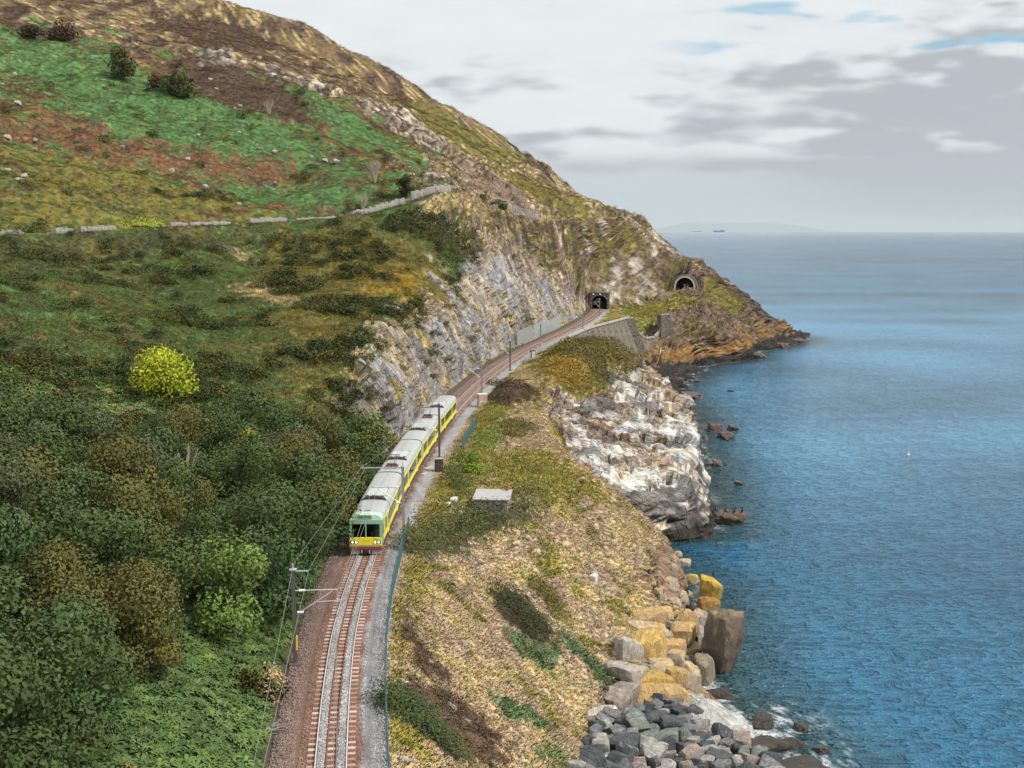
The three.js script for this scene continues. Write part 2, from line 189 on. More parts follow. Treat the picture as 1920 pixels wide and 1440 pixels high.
const PATCHES = [ // outlines on the ground, in plan [x, z]; later ones lie over earlier ones
  ['olive', 5, [-117.22, -279.5], [-104.96, -285.75], [-88.24, -287.75], [-65.51, -281.25], [-53.31, -275.25], [-73.12, -251.5], [-88.49, -233.5], [-95, -224.5]],
  ['fern', 7, [-162.35, -391.5], [-140.9, -392.5], [-126.9, -393.5], [-101.67, -371.5], [-85.08, -362], [-61.74, -353.75], [-35.93, -315.25], [-42.73, -304.25], [-59.46, -323.5], [-78.27, -319.75], [-97.61, -315], [-114.79, -317.5], [-131.59, -336.5], [-147.14, -353.5]],
  ['rust', 8, [-127.99, -306.25], [-115.63, -308.5], [-96.49, -311.25], [-79.27, -307], [-80.16, -290.25], [-96.59, -290.5], [-113.39, -288.5], [-120.95, -288.75]],
  ['fern', 6, [-80.36, -291], [-65.5, -311.5], [-48.71, -308.5], [-34.08, -298.5], [-34.32, -289], [-50.53, -287.25], [-68.74, -290]],
  ['rust', 6, [-89.55, -310.5], [-66.91, -318.5], [-44.39, -316.5], [-53.99, -307.75], [-69, -296.75], [-81.42, -295]],
  ['heather', 6, [-134.96, -460.25], [-105.44, -479.25], [-85.64, -471.25], [-98.24, -420.25], [-116.56, -428]],
  ['heather', 6, [-112.25, -411.75], [-76.27, -399.25], [-51.32, -379.75], [-62.2, -356.5], [-88.97, -365.25], [-106.4, -383.25]],
  ['olive', 6, [-41.31, -475], [-12.5, -477.25], [6.31, -480.25], [-1.97, -448.75], [-18.81, -430.5], [-35.76, -432]],
  ['fern', 6, [-71.72, -393], [-54.75, -393], [-30.08, -382], [-42.51, -360.25], [-57.68, -367.5]],
  ['scree', 4, [-19.47, -404.5], [-11.09, -422.25], [9.16, -416.25], [-6.43, -365.75], [-13.35, -380.5]],
  ['gorse', 5, [-5.74, -437], [20.47, -466.25], [34.97, -467.5], [15.39, -437.25], [0, -418.75]],
  ['pale', 3, [-107.37, -417], [-97.87, -435], [-87.75, -404.75], [-97.84, -399.5]],
  ['pale', 3, [-89.06, -424], [-72.78, -419.5], [-56.26, -410.75], [-62.9, -402], [-76.92, -402.75]],
  ['pale', 3, [-49.53, -421.75], [-37.87, -434.75], [-23.11, -423.25], [-19.84, -412.25], [-31.4, -399.25], [-39.4, -401.5]],
  ['pale', 2, [-52.37, -408], [-46.23, -408.25], [-45.91, -396]],
  ['pale', 2, [-27.1, -325.5], [-15.33, -311.75], [-21.6, -307.75]],
  ['pale', 2, [16.81, -479.25], [30.76, -482.75], [24.76, -469.75]],
  ['scrub', 5, [-91.73, -216.5], [-76.28, -243.75], [-55.34, -261.5], [-57.14, -248.75], [-74.96, -223], [-79.38, -197], [-81.73, -192.25]],
  ['gorse', 6, [-46.32, -262.5], [-31.66, -276.25], [-19.58, -277], [-14.39, -270.75], [-18.03, -225.5], [-21.49, -201.25], [-29.43, -183.5], [-49.65, -233.5]],
  ['gold', 5, [-29.48, -237.75], [-16.83, -253], [-15.07, -265.75], [-16.79, -236.25], [-22.79, -213.75]],
  ['gorse', 5, [-37.5, -191.5], [-30.3, -213.25], [-23.61, -196.5], [-22.91, -160], [-21.76, -151.25], [-28.3, -150.25]],
  ['straw', 2.5, [-24.38, -291.75], [-15.95, -302.75], [-10.09, -352.75], [-4.92, -319], [-14.35, -296], [-21.78, -291]],
  ['scrub', 3, [-31.91, -278.5], [-21.79, -291.25], [-9.94, -300.25], [-12.86, -291], [-24.53, -278]],
  ['gold', 2, [-12.68, -313.75], [-9.96, -365.5], [-2.38, -360.75], [-5.38, -348.5]],
  ['straw', 2.5, [-24.15, -169], [-20.91, -173.5], [-20.03, -209.5], [-15.66, -243.25], [-16.2, -227.75], [-18.85, -201.5], [-20.55, -164], [-20.63, -155.75]],
  ['straw', 2.5, [-59.44, -249.25], [-54.28, -250.75], [-52.45, -244.5], [-56.94, -243]],
  ['straw', 3, [-53.15, -226.25], [-44.14, -226.25], [-35.96, -202.25], [-46.18, -212.25]],
  // seaward of the railway
  ['verge', 1.5, [-7.24, -61.75], [-9.19, -81.75], [-9.72, -105], [-7.6, -104], [-7.93, -82.75], [-7.03, -73], [-4.84, -64.75]],
  ['heather', 1.5, [-7.66, -68.75], [-6.74, -76.75], [-2.19, -78.5], [0.35, -75], [-2.61, -69.75], [-5.9, -70.5]],
  ['heather', 1.2, [-8.84, -85.5], [-8.28, -90.25], [-6.69, -85.5], [-4.54, -81.75], [-5.7, -77], [-7.38, -80]],
  ['teal', 1, [-0.93, -101.25], [3.88, -105.25], [3.54, -102.25], [0, -99.5]],
  ['teal', 1, [4.49, -108.5], [8.68, -104.25], [9.11, -103.5], [4.93, -104.75]],
  ['teal', 0.8, [-1.76, -84.25], [2.88, -88.5], [2.79, -85.5], [-0.19, -82.75]],
  ['teal', 1, [1.9, -81.75], [4.87, -87], [1.44, -77]],
  ['verge', 1.5, [-10.2, -112], [-8.57, -135.25], [-6.29, -174.75], [-3.76, -209.75], [0, -181.5], [-2.75, -152.5], [-4.03, -127], [-8.27, -113.5]],
  ['verge', 2.5, [-5.14, -142.25], [0, -157.75], [6.16, -151.5], [10.58, -137.25], [5.88, -129.5], [-0.58, -128.25]],
  ['lush', 1.5, [-5.96, -165.25], [-1.57, -174], [0, -163.25], [-4.14, -152.75]],
  ['heather', 1.5, [-4.41, -223.5], [4, -223.5], [4.39, -195.5], [-2.46, -182.25]],
  ['lush', 1.5, [1.61, -240.25], [11.59, -259.75], [13.75, -268], [6.42, -239.25]],
  ['straw', 1.5, [0, -207.25], [5.42, -242.5], [6, -223.25], [2.28, -203.25]],
  ['gorse', 2.2, [5.73, -232.75], [10.64, -298], [19.92, -343.75], [40.04, -390], [40.01, -360.75], [22, -233.75], [12.8, -219.5], [6.84, -218]],
  ['gold', 2, [5.73, -232.75], [8.63, -257.5], [15.44, -246.75], [12.28, -228.5], [7.37, -219.25]],
  ['guano', 1.5, [7.6, -206.25], [9.69, -211.5], [11.41, -180.75], [16.93, -170], [22.55, -165.5], [14.03, -140.5], [8.97, -165.5]],
  ['guano', 2.5, [25.7, -207.75], [33.32, -218], [38.43, -238], [26.38, -171.25], [22.46, -177.5], [20.08, -185.5]],
  ['guano', 1.5, [18.4, -242], [23.14, -246.25], [26.2, -208], [22.35, -207]],
  ['verge', 3, [35.4, -419], [42.09, -430.5], [56.28, -437], [65.48, -447], [73.09, -451], [65.98, -436.75], [43.05, -403.25]],
  ['verge', 2, [39.85, -407.25], [50.9, -416.25], [49.53, -397.25], [44.33, -398.25]],
  ['gorse', 3, [74.22, -468], [81.78, -473], [92.57, -473.5], [84.71, -453.5], [74.3, -452.25]],
  ['soil', 0.8, [-10.03, -111.25], [-6.07, -121.5], [1.45, -128.25], [2.54, -127], [1.39, -122.25], [-3.21, -117.25], [-6, -109.5], [-9.35, -103.5]],
  ['soil', 0.6, [-1.88, -108], [0.1, -111.75], [3.55, -110.25], [4.22, -106.5], [1.43, -103.75], [-0.96, -104.75]],
  ['soil', 0.6, [-8.23, -71], [-6.53, -72.25], [-4.34, -71.75], [-2.91, -69.25], [-3.62, -67.5], [-6.07, -68.75]],
  ['gorse', 3, [25.61, -446.75], [45.38, -468], [51.44, -465.75], [33.93, -451.75]],
];
const polys = PATCHES.map(([n, soft, ...p]) => ({ t: T[n], soft, p, b: [Math.min(...p.map((q) => q[0])) - soft, Math.max(...p.map((q) => q[0])) + soft, Math.min(...p.map((q) => q[1])) - soft, Math.max(...p.map((q) => q[1])) + soft] }));
function inside(p, x, z) { let c = false; for (let i = 0, j = p.length - 1; i < p.length; j = i++) if ((p[i][1] > z) !== (p[j][1] > z) && x < (p[j][0] - p[i][0]) * (z - p[i][1]) / (p[j][1] - p[i][1]) + p[i][0]) c = !c; return c; }
// the footpath along the hill: a ledge cut into the slope
const PATH = [[-104.95, 41.59, -205], [-93.58, 42.52, -221], [-86.96, 42.9, -232], [-78.94, 43.62, -242], [-70.24, 44.31, -253], [-60.25, 44.81, -263], [-50.5, 45.47, -273], [-40.01, 46.43, -284], [-33.17, 48.14, -290], [-25.93, 50.53, -295], [-19.04, 52.84, -299], [-14.73, 52.77, -305], [-10.48, 50.97, -318], [-5.31, 49.82, -345], [4.29, 46.95, -390], [14.97, 47.29, -425], [26.04, 47.97, -455], [37.17, 48.32, -469], [48.91, 48.9, -483]];
const pathAt = curve(PATH.map((p) => [-p[2], p[0]])), pathY = curve(PATH.map((p) => [-p[2], p[1]]));

function coverAt(x, d, h, vf, ny) { // kind of ground; vf: feature number across the section, ny: upward part of the normal
  const a = n3(x * 0.09, d * 0.09, 3.3), b = n3b(x * 0.33, d * 0.33, 9.1), c = n3(x * 1.1, d * 1.1, 5.7), mix = a * 0.5 + b * 0.35 + c * 0.25;
  let t;
  if (vf < 8.02) {
    const above = d > 205 && x < 60 && h > pathY(clamp(d, 205, 483)) + 0.2 && d > 240;
    if (d < 150) t = mix > 0.35 ? (d < 118 ? T.damp : T.bracken) : mix < -0.62 ? T.rust : d < 118 ? T.damp : mix < -0.1 ? T.scrub : T.bracken;
    else if (!above) t = mix > 0.47 ? T.fern : mix < -0.36 ? T.gorse : mix < -0.28 ? T.rust : T.bracken;
    else t = d > 400 + 30 * a ? (mix > 0.42 ? T.olive : mix < -0.1 ? T.heather : mix < 0.08 ? T.moor : T.straw) : (mix > 0.22 ? T.fern : mix < -0.3 ? T.heather : mix < -0.02 ? T.rust : mix < 0.1 ? T.olive : T.bracken);
    if (t === T.straw && c < 0.1) t = T.moor;
    const crest = 4.93 + 0.3 * b + 0.35 * a + 0.85 * sst(296, 345, d) + 0.5 * sst(345, 420, d);
    if (d > 150 + 4 * b && vf > crest && vf < 7.02) t = (ny > 0.72 && a + b > 0.25) || n3(x * 0.13, h * 0.13, d * 0.13) > 0.68 ? (c > 0.15 ? T.verge : T.straw) : T.cut;
    else if (d > 292 && vf > 3.9 + 0.4 * a && !(t === T.straw)) t = mix > 0.36 ? T.pale : mix < -0.3 ? T.heather : mix < -0.16 ? T.gorse : mix < -0.06 ? T.straw : T.scree;
    if (vf > 7.02 && d < 431) t = T.soil;
  } else if (vf < 9.0 && d < 431) t = x < trackX(d) + 3.6 + b ? T.ballast : mix > 0 ? T.straw : T.verge;
  if (d >= 431 && vf > 5 && vf < 10.2) t = mix > 0.25 ? T.pale : mix < -0.3 ? T.heather : mix < -0.1 ? T.gorse : ny < 0.7 ? T.head : T.scree;
  else if (vf < 9.0) ;
  else if (d < 163 || (d < 182 && vf < 12)) {
    t = mix > 0.33 ? T.straw : mix < -0.42 ? T.verge : T.tan;
    if (d > 112 && vf > 13.5 + 0.5 * b) t = mix > 0.45 ? T.lichen : mix < -0.2 ? T.straw : T.scree;
    if (d <= 112 && vf > 13.75 + 0.1 * b) t = x < 7.6 + c ? T.tan : x < 12.5 + a || d > 106 ? T.scree : x < 17 + 1.5 * a && d > 86 ? T.shelf : T.wet;
  } else if (d < 312) {
    const rocky = vf > 11.5 + 0.6 * a + 0.3 * b || ny < 0.72;
    t = rocky ? (ny < 0.5 && h < 9.2 && vf > 13.6 ? T.face : a * 0.7 + b * 0.5 > 0.1 + 0.045 * (h - 9) ? T.guano : mix < -0.12 ? T.scree : T.pale) : (mix > 0.1 ? T.straw : mix < -0.3 ? T.gorse : mix < -0.1 ? T.verge : T.tan);
  } else {
    t = mix > 0.52 ? T.straw : mix < -0.45 ? T.gorse : T.head;
    if (vf < 10.4 && d < 432) t = mix > 0 ? T.verge : T.lush;
    const lich = h + 1.6 * b + 2.2 * a;
    if (vf > 11 && lich > 3.0 && lich < 7.2 && mix > -0.22) t = T.lichen;
  }
  const wx = x, wz = -d, hs = d > 100 ? 1.1 * n3(x * 0.9, d * 0.9, 77) : 0.3 * c, hs2 = d > 100 ? 1.1 * n3b(x * 0.9, d * 0.9, 77) : 0.3 * b;
  for (const q of polys) {
    if (x < q.b[0] || x > q.b[1] || wz < q.b[2] || wz > q.b[3]) continue;
    if (inside(q.p, wx + q.soft * (0.6 * n3(x * 0.5 / Math.sqrt(q.soft), d * 0.5 / Math.sqrt(q.soft), 1.5) + 0.4 * c + hs), wz + q.soft * (0.6 * n3b(x * 0.5 / Math.sqrt(q.soft), d * 0.5 / Math.sqrt(q.soft), 4.5) + 0.4 * b + hs2)) && (mix > -0.42 || q.soft < 2)) {
      if (vf >= 7.9 && vf <= 9.1 && d < 365) continue;
      if (q.t === T.straw && vf > 4.6 && vf < 7 && b < -0.05) continue;
      if ((q.t === T.fern || q.t === T.rust) && c + 0.6 * b > 0.62) { t = q.t === T.fern ? T.bracken : T.fern; continue; }
      if (q.t === T.olive && c < -0.45) { t = T.bracken; continue; }
      if (q.t === T.gorse && c > 0.5) { t = T.gold; continue; }
      t = q.t === T.pale ? (b + c > -0.25 ? T.pale : T.heather) : q.t === T.guano ? (b + 0.7 * c > -0.35 ? T.guano : T.pale) : q.t;
    }
  }
  if (d > 208 && d < 483 && Math.abs(x - pathAt(d)) < 1.4 * Math.sqrt(1 + ((pathAt(d + 1) - pathAt(d - 1)) / 2) ** 2)) t = T.path;
  if (vf > 9.1 && h < 2.1 + 0.9 * b + (d > 300 ? 0.9 : 0) && !(d <= 112 && t !== T.wet)) t = T.wet;
  return t;
}
const hash = (a, b) => { const s = Math.sin(a * 127.1 + b * 311.7) * 43758.5453; return s - Math.floor(s); };
function slabCell(x, y, z, fz, fy, fx) { // bedded rock: slabs standing side by side, each broken across into blocks
  const u = z * fz - y * fy + x * fx + 0.8 * n3(x * 0.05, y * 0.05, z * 0.05) + 0.15 * n3b(x * 0.4, y * 0.4, z * 0.4), i = Math.floor(u), w = y * 0.16 + z * 0.07 + hash(i, 3) * 7 + 0.3 * n3b(x * 0.15, y * 0.15, z * 0.15), j = Math.floor(w);
  return [i, j, u - i, w - j];
}
function slabs(x, y, z, fz, fy, fx) { const [i, j, f, g] = slabCell(x, y, z, fz, fy, fx); return (hash(i, 0) - 0.5) * 0.8 + (hash(i, j) - 0.5) * 0.7 - 0.35 * (f - 0.5) - 0.2 * (g - 0.5) - 0.5 * sst(0.1, 0, f) - 0.35 * sst(0.1, 0, g); }
const tint = [0, 0, 0];
function colourAt(t, x, y, z) { // the ground's own colour there, with its natural unevenness
  const p = PALETTE[TYPES[t]], a = n3(x * 0.16, y * 0.16, z * 0.16), b = n3b(x * 0.7, y * 0.7, z * 0.7), c = n3(x * 2.3, y * 2.3, z * 2.3);
  const vfLeft = x < trackX(clamp(-z, 34, 480)); let k = 1 + 0.16 * a + 0.16 * b + 0.14 * c, r = 1 + 0.10 * b, g = 1, bl = 1 - 0.12 * a;
  if (ROCKY.has(t)) {
    // bedding runs down the face: long narrow streaks
    const s = n3b(z * 0.22 - y * 0.09 + x * 0.05, y * 0.035, x * 0.12), s2 = n3(z * 0.55 - y * 0.2 + x * 0.12, y * 0.07, x * 0.25);
    k *= 1 + 0.2 * s + 0.14 * s2;
    const cell = vfLeft ? slabCell(x, y, z, 0.27, 0.17, 0.08) : slabCell(x, y, z, 0.22, -0.14, 0.1), hc = hash(cell[0], cell[1] + 11);
    k *= (t === T.cut ? 0.88 + 0.22 * hc : 0.78 + 0.4 * hc) * (1 - 0.4 * sst(0.08, 0, cell[2])) * (1 - 0.25 * sst(0.07, 0, cell[3]));
    if (t === T.cut) { const warm = sst(-0.1, 0.5, n3(x * 0.05, y * 0.05, z * 0.05) + 0.5 * s + 0.6 * (hc - 0.5)); r += 0.17 * warm; g += 0.01 * warm; bl -= 0.24 * warm; k *= 1 - 0.3 * sst(0, -0.5, n3b(x * 0.04, y * 0.06, z * 0.04)); }
    if (t === T.pale || t === T.scree) { k *= 1 - 0.42 * sst(-0.15, -0.6, s2); r += 0.02 + 0.06 * a; bl -= 0.05 + 0.07 * a; }
    if (t === T.guano && hc < 0.16) { k *= 0.5; } if (t === T.pale && hc > 0.62) k *= 1.25; if (t === T.pale && hc < 0.2) k *= 0.55;
    if (t === T.guano) { k *= 1 - 0.5 * sst(-0.2, -0.6, s2 + 0.3 * b); }
    if (t === T.face) { const drip = sst(0.05, 0.5, n3(z * 0.55, y * 0.06, x * 0.3) + 0.3 * n3b(z * 1.4, y * 0.2, 3) + 0.06 * (y - 6)); k *= 0.8 + 4.6 * drip; }
    if (t === T.head || t === T.lichen) { k *= 0.9 + 0.35 * s2; }
  } else if (t === T.tan || t === T.straw) { const g2 = sst(0.15, 0.6, a + 0.5 * b); r -= 0.05 * g2; bl -= 0.1 * g2; k *= 1 + 0.14 * n3(x * 4, y * 4, z * 1.6); } else if (t === T.ballast) { const tx = trackX(-z), grey = sst(1.4, 2.1, x - tx) ; r += 0.55 * grey * 0.25; g += 0.5 * grey; bl += 0.85 * grey; r += (1 - grey) * 0.06; }
  tint[0] = clamp(p[0] * k * r, 0, 0.86); tint[1] = clamp(p[1] * k * g, 0, 0.86); tint[2] = clamp(p[2] * k * bl, 0, 0.86);
  return tint;
}

const G = (() => {
  const rows = []; for (let d = 36; d < 640; d *= d > 150 && d < 330 ? 1.0036 : d < 500 ? 1.0042 : 1.02) rows.push(d);
  const SEG = [10, 24, 36, 46, 56, 54, 64, 6, 10, 14, 40, 46, 50, 54, 44, 6];
  const C = SEG.reduce((a, b) => a + b, 0) + 1, R = rows.length, N = R * C;
  const P = new Float32Array(N * 3), vf = new Float32Array(N), nr = new Float32Array(N * 3), type = new Uint8Array(N), colr = new Float32Array(N * 3), uv = new Float32Array(N * 2);
  for (let i = 0; i < R; i++) {
    const d = rows[i], s = sectionAt(d), px = pathAt(d), py = pathY(d), pw = 2.2 * Math.sqrt(1 + ((pathAt(d + 1) - pathAt(d - 1)) / 2) ** 2);
    let n = i * C, arc = 0, lx = 0, ly = 0, arcL = 0, arcR = 0;
    for (let k = 0; k < 16; k++) for (let q = 0; q < SEG[k] + (k === 15 ? 1 : 0); q++, n++) {
      const t = q / SEG[k], x = lerp(s.x[k], s.x[k + 1], t); let h = s.h(x);
      if (k + t < 7.9) { // heaving ground under the vegetation, and the footpath's ledge
        const away = sst(0, 12, s.x[8] - x);
        h += away * (0.9 * n3(x * 0.06, d * 0.06, 0) + 0.35 * n3b(x * 0.2, d * 0.2, 0)) * (d > 270 ? 1.5 : 1);
        if (d > 208 && d < 483) h = lerp(py, h, sst(pw * 0.55, pw * 2.2, Math.abs(x - px)));
      } else if (k + t > 9.1 && k < 15) { const away = sst(0, 5, x - s.x[9]) * sst(16, 13, k + t); h += away * (0.55 * n3(x * 0.12, d * 0.12, 8) + 0.25 * n3b(x * 0.4, d * 0.4, 2)); }
      P[n * 3] = x; P[n * 3 + 1] = h; P[n * 3 + 2] = -d; vf[n] = k + t;
      if (q + k) arc += Math.hypot(x - lx, h - ly); lx = x; ly = h;
      uv[n * 2] = d; uv[n * 2 + 1] = arc; if (k === 8 && !q) arcL = arc; if (k === 9 && !q) arcR = arc;
    }
    for (let j = 0; j < C; j++) uv[(i * C + j) * 2 + 1] -= vf[i * C + j] < 8.5 ? arcL : arcR;   // down the face, measured from the edge of the railway
  }
  const idx = new Uint32Array((R - 1) * (C - 1) * 6); let q = 0;
  for (let i = 0; i < R - 1; i++) for (let j = 0; j < C - 1; j++) { const a = i * C + j; idx[q++] = a; idx[q++] = a + 1; idx[q++] = a + C; idx[q++] = a + 1; idx[q++] = a + C + 1; idx[q++] = a + C; }
  const normals = () => { const g = new THREE.BufferGeometry(); g.setAttribute('position', new THREE.BufferAttribute(P, 3)); g.setIndex(new THREE.BufferAttribute(idx, 1)); g.computeVertexNormals(); nr.set(g.attributes.normal.array); };
  normals();
  for (let n = 0; n < N; n++) type[n] = coverAt(P[n * 3], -P[n * 3 + 2], P[n * 3 + 1], vf[n], nr[n * 3 + 1]);
  for (let n = 0; n < N; n++) {
    const x = P[n * 3], y = P[n * 3 + 1], z = P[n * 3 + 2], t = type[n], d = -z; let e = 0;
    if (vf[n] > 7.6 && vf[n] < 9.3) continue;
    if (ROCKY.has(t)) {
      const left = vf[n] < 8, open = left ? sst(7, 6.6, vf[n]) : sst(9.2, 10, vf[n]);
      if (left) e = open * (slabs(x, y, z, 0.27, 0.17, 0.08) * 1.5 + 1.4 * n3(z * 0.045, y * 0.03, 5) + 1.0 * 0.5 * ridge(z * 0.1 - y * 0.06, y * 0.02, x * 0.03, 2) + 0.16 * n3(x * 0.8, y * 0.8, z * 0.8) - 0.2);
      else { const lay = Math.sin((y * 1.15 + x * 0.35 + z * 0.22 + 1.5 * n3(x * 0.1, y * 0.1, z * 0.1)) * 2.2); e = open * (slabs(x, y, z, 0.22, -0.14, 0.1) * 2.4 + 1.1 * ridge(x * 0.06, y * 0.05, z * 0.07, 2) + 0.2 * lay + 0.26 * n3(x * 0.7, y * 0.7, z * 0.7) - 0.5) * (d < 112 ? 0.4 : d < 163 ? 0.5 : d > 300 ? 1.3 : 1); }
    } else e = 0.12 * n3(x * 0.9, y * 0.9, z * 0.9) + 0.06 * n3b(x * 2.2, y * 2.2, z * 2.2);
    if (d > 428 && d < 445 && Math.abs(x - trackX(d)) < 7 && y < 24) e *= 0.25;
    P[n * 3] += nr[n * 3] * e; P[n * 3 + 1] += nr[n * 3 + 1] * e; P[n * 3 + 2] += nr[n * 3 + 2] * e;
  }
  normals();
  for (let n = 0; n < N; n++) { const c = colourAt(type[n], P[n * 3], P[n * 3 + 1], P[n * 3 + 2]); colr[n * 3] = c[0]; colr[n * 3 + 1] = c[1]; colr[n * 3 + 2] = c[2]; }
  return { P, nr, type, colr, uv, vf, idx, rows, R, C, N };
})();
// two tunnel bores are left open: [x, z at the mouth, half width, floor, crown, how deep]
const BORES = [{ x: 31.3, z: -431, w: 2.9, y0: 14, y1: 21.2, deep: 14 }, { x: 66.6, z: -463.5, w: 4.0, y0: 18, y1: 27, deep: 14 }];
function fractured(size, levels) { // joints and blocks of broken rock: cells at several scales, each with its own tone, dark along the joints; tiles
  const v = new Float32Array(size * size).fill(0.92);
  for (const [nx, ny, tone, crack, width] of levels) {
    const px = [], py = [], h = []; for (let k = 0; k < nx * ny; k++) { px.push(rr(0.1, 0.9)); py.push(rr(0.1, 0.9)); h.push(rnd() - 0.5); }
    for (let y = 0; y < size; y++) for (let x = 0; x < size; x++) {
      const u = x / size * nx + 0.25 * Math.sin(y / size * 12.566 + 1), w = y / size * ny, iu = Math.floor(u), iw = Math.floor(w); let a = 9, b = 9, id = 0;
      for (let dy = -1; dy <= 1; dy++) for (let dx = -1; dx <= 1; dx++) { const cx = ((iu + dx) % nx + nx) % nx, cy = ((iw + dy) % ny + ny) % ny, k = cy * nx + cx, ex = iu + dx + px[k] - u, ey = iw + dy + py[k] - w, d = Math.abs(ex) * 0.7 + Math.abs(ey) * 0.7 + 0.3 * Math.hypot(ex, ey); if (d < a) { b = a; a = d; id = k; } else if (d < b) b = d; }
      v[y * size + x] += tone * h[id] + tone * 0.5 * (u - iu - px[id] > 0 ? -a : a) - crack * sst(width, 0, b - a);
    }
  }
  return v;
}
const cells = fractured(1024, [[9, 5, 0.22, 0.16, 0.07], [26, 13, 0.2, 0.14, 0.1], [70, 36, 0.14, 0.08, 0.16]]);
const rockMap = noiseTexture(1024, 20, (x, y, z, w, u, v) => { const k = cells[Math.floor(v * 1023.99) * 1024 + Math.floor(u * 1023.99)] + 0.12 * torF(x, y, z, w, 4); return [k, k * 0.99, k * 0.975]; }, false);
const grassMap = noiseTexture(512, 30, (x, y, z, w) => 0.93 + 0.2 * torF(x, y, z, w, 5), false);
{
  const veg = [], rock = [];
  for (let i = 0; i < G.idx.length; i += 3) {
    const a = G.idx[i], b = G.idx[i + 1], c = G.idx[i + 2], x = (G.P[a * 3] + G.P[b * 3] + G.P[c * 3]) / 3, y = (G.P[a * 3 + 1] + G.P[b * 3 + 1] + G.P[c * 3 + 1]) / 3, z = (G.P[a * 3 + 2] + G.P[b * 3 + 2] + G.P[c * 3 + 2]) / 3;
    if (BORES.some((o) => Math.abs(x - o.x) < o.w && z < o.z + 1.5 && z > o.z - o.deep && y > o.y0 + 0.75 && y < o.y1)) continue;
    (ROCKY.has(G.type[a]) + ROCKY.has(G.type[b]) + ROCKY.has(G.type[c]) >= 2 ? rock : veg).push(a, b, c);
  }
  const geo = (list) => { // only the vertices that are used
    const map = new Int32Array(G.N).fill(-1), ids = []; for (const a of list) if (map[a] < 0) { map[a] = ids.length; ids.push(a); }
    const g = new THREE.BufferGeometry(), grab = (src, w) => { const o = new Float32Array(ids.length * w); ids.forEach((a, i) => { for (let q = 0; q < w; q++) o[i * w + q] = src[a * w + q]; }); return new THREE.BufferAttribute(o, w); };
    g.setAttribute('position', grab(G.P, 3)); g.setAttribute('normal', grab(G.nr, 3)); g.setAttribute('color', grab(G.colr, 3)); g.setAttribute('uv', grab(G.uv, 2));
    g.setIndex(list.map((a) => map[a])); return g;
  };
  struct('hillside', geo(veg), new THREE.MeshStandardMaterial({ vertexColors: true, roughness: 0.95, map: rep(grassMap, 1 / 5.3, 1 / 5.3), bumpMap: rep(grassMap, 1 / 3.1, 1 / 3.1), bumpScale: 0.12 }));
  struct('rock_cliff', geo(rock).deleteAttribute('normal'), new THREE.MeshStandardMaterial({ vertexColors: true, roughness: 0.88, map: rep(rockMap, 1 / 19, 1 / 27), bumpMap: rep(rockMap, 1 / 19, 1 / 27), bumpScale: 0.9 }));
}

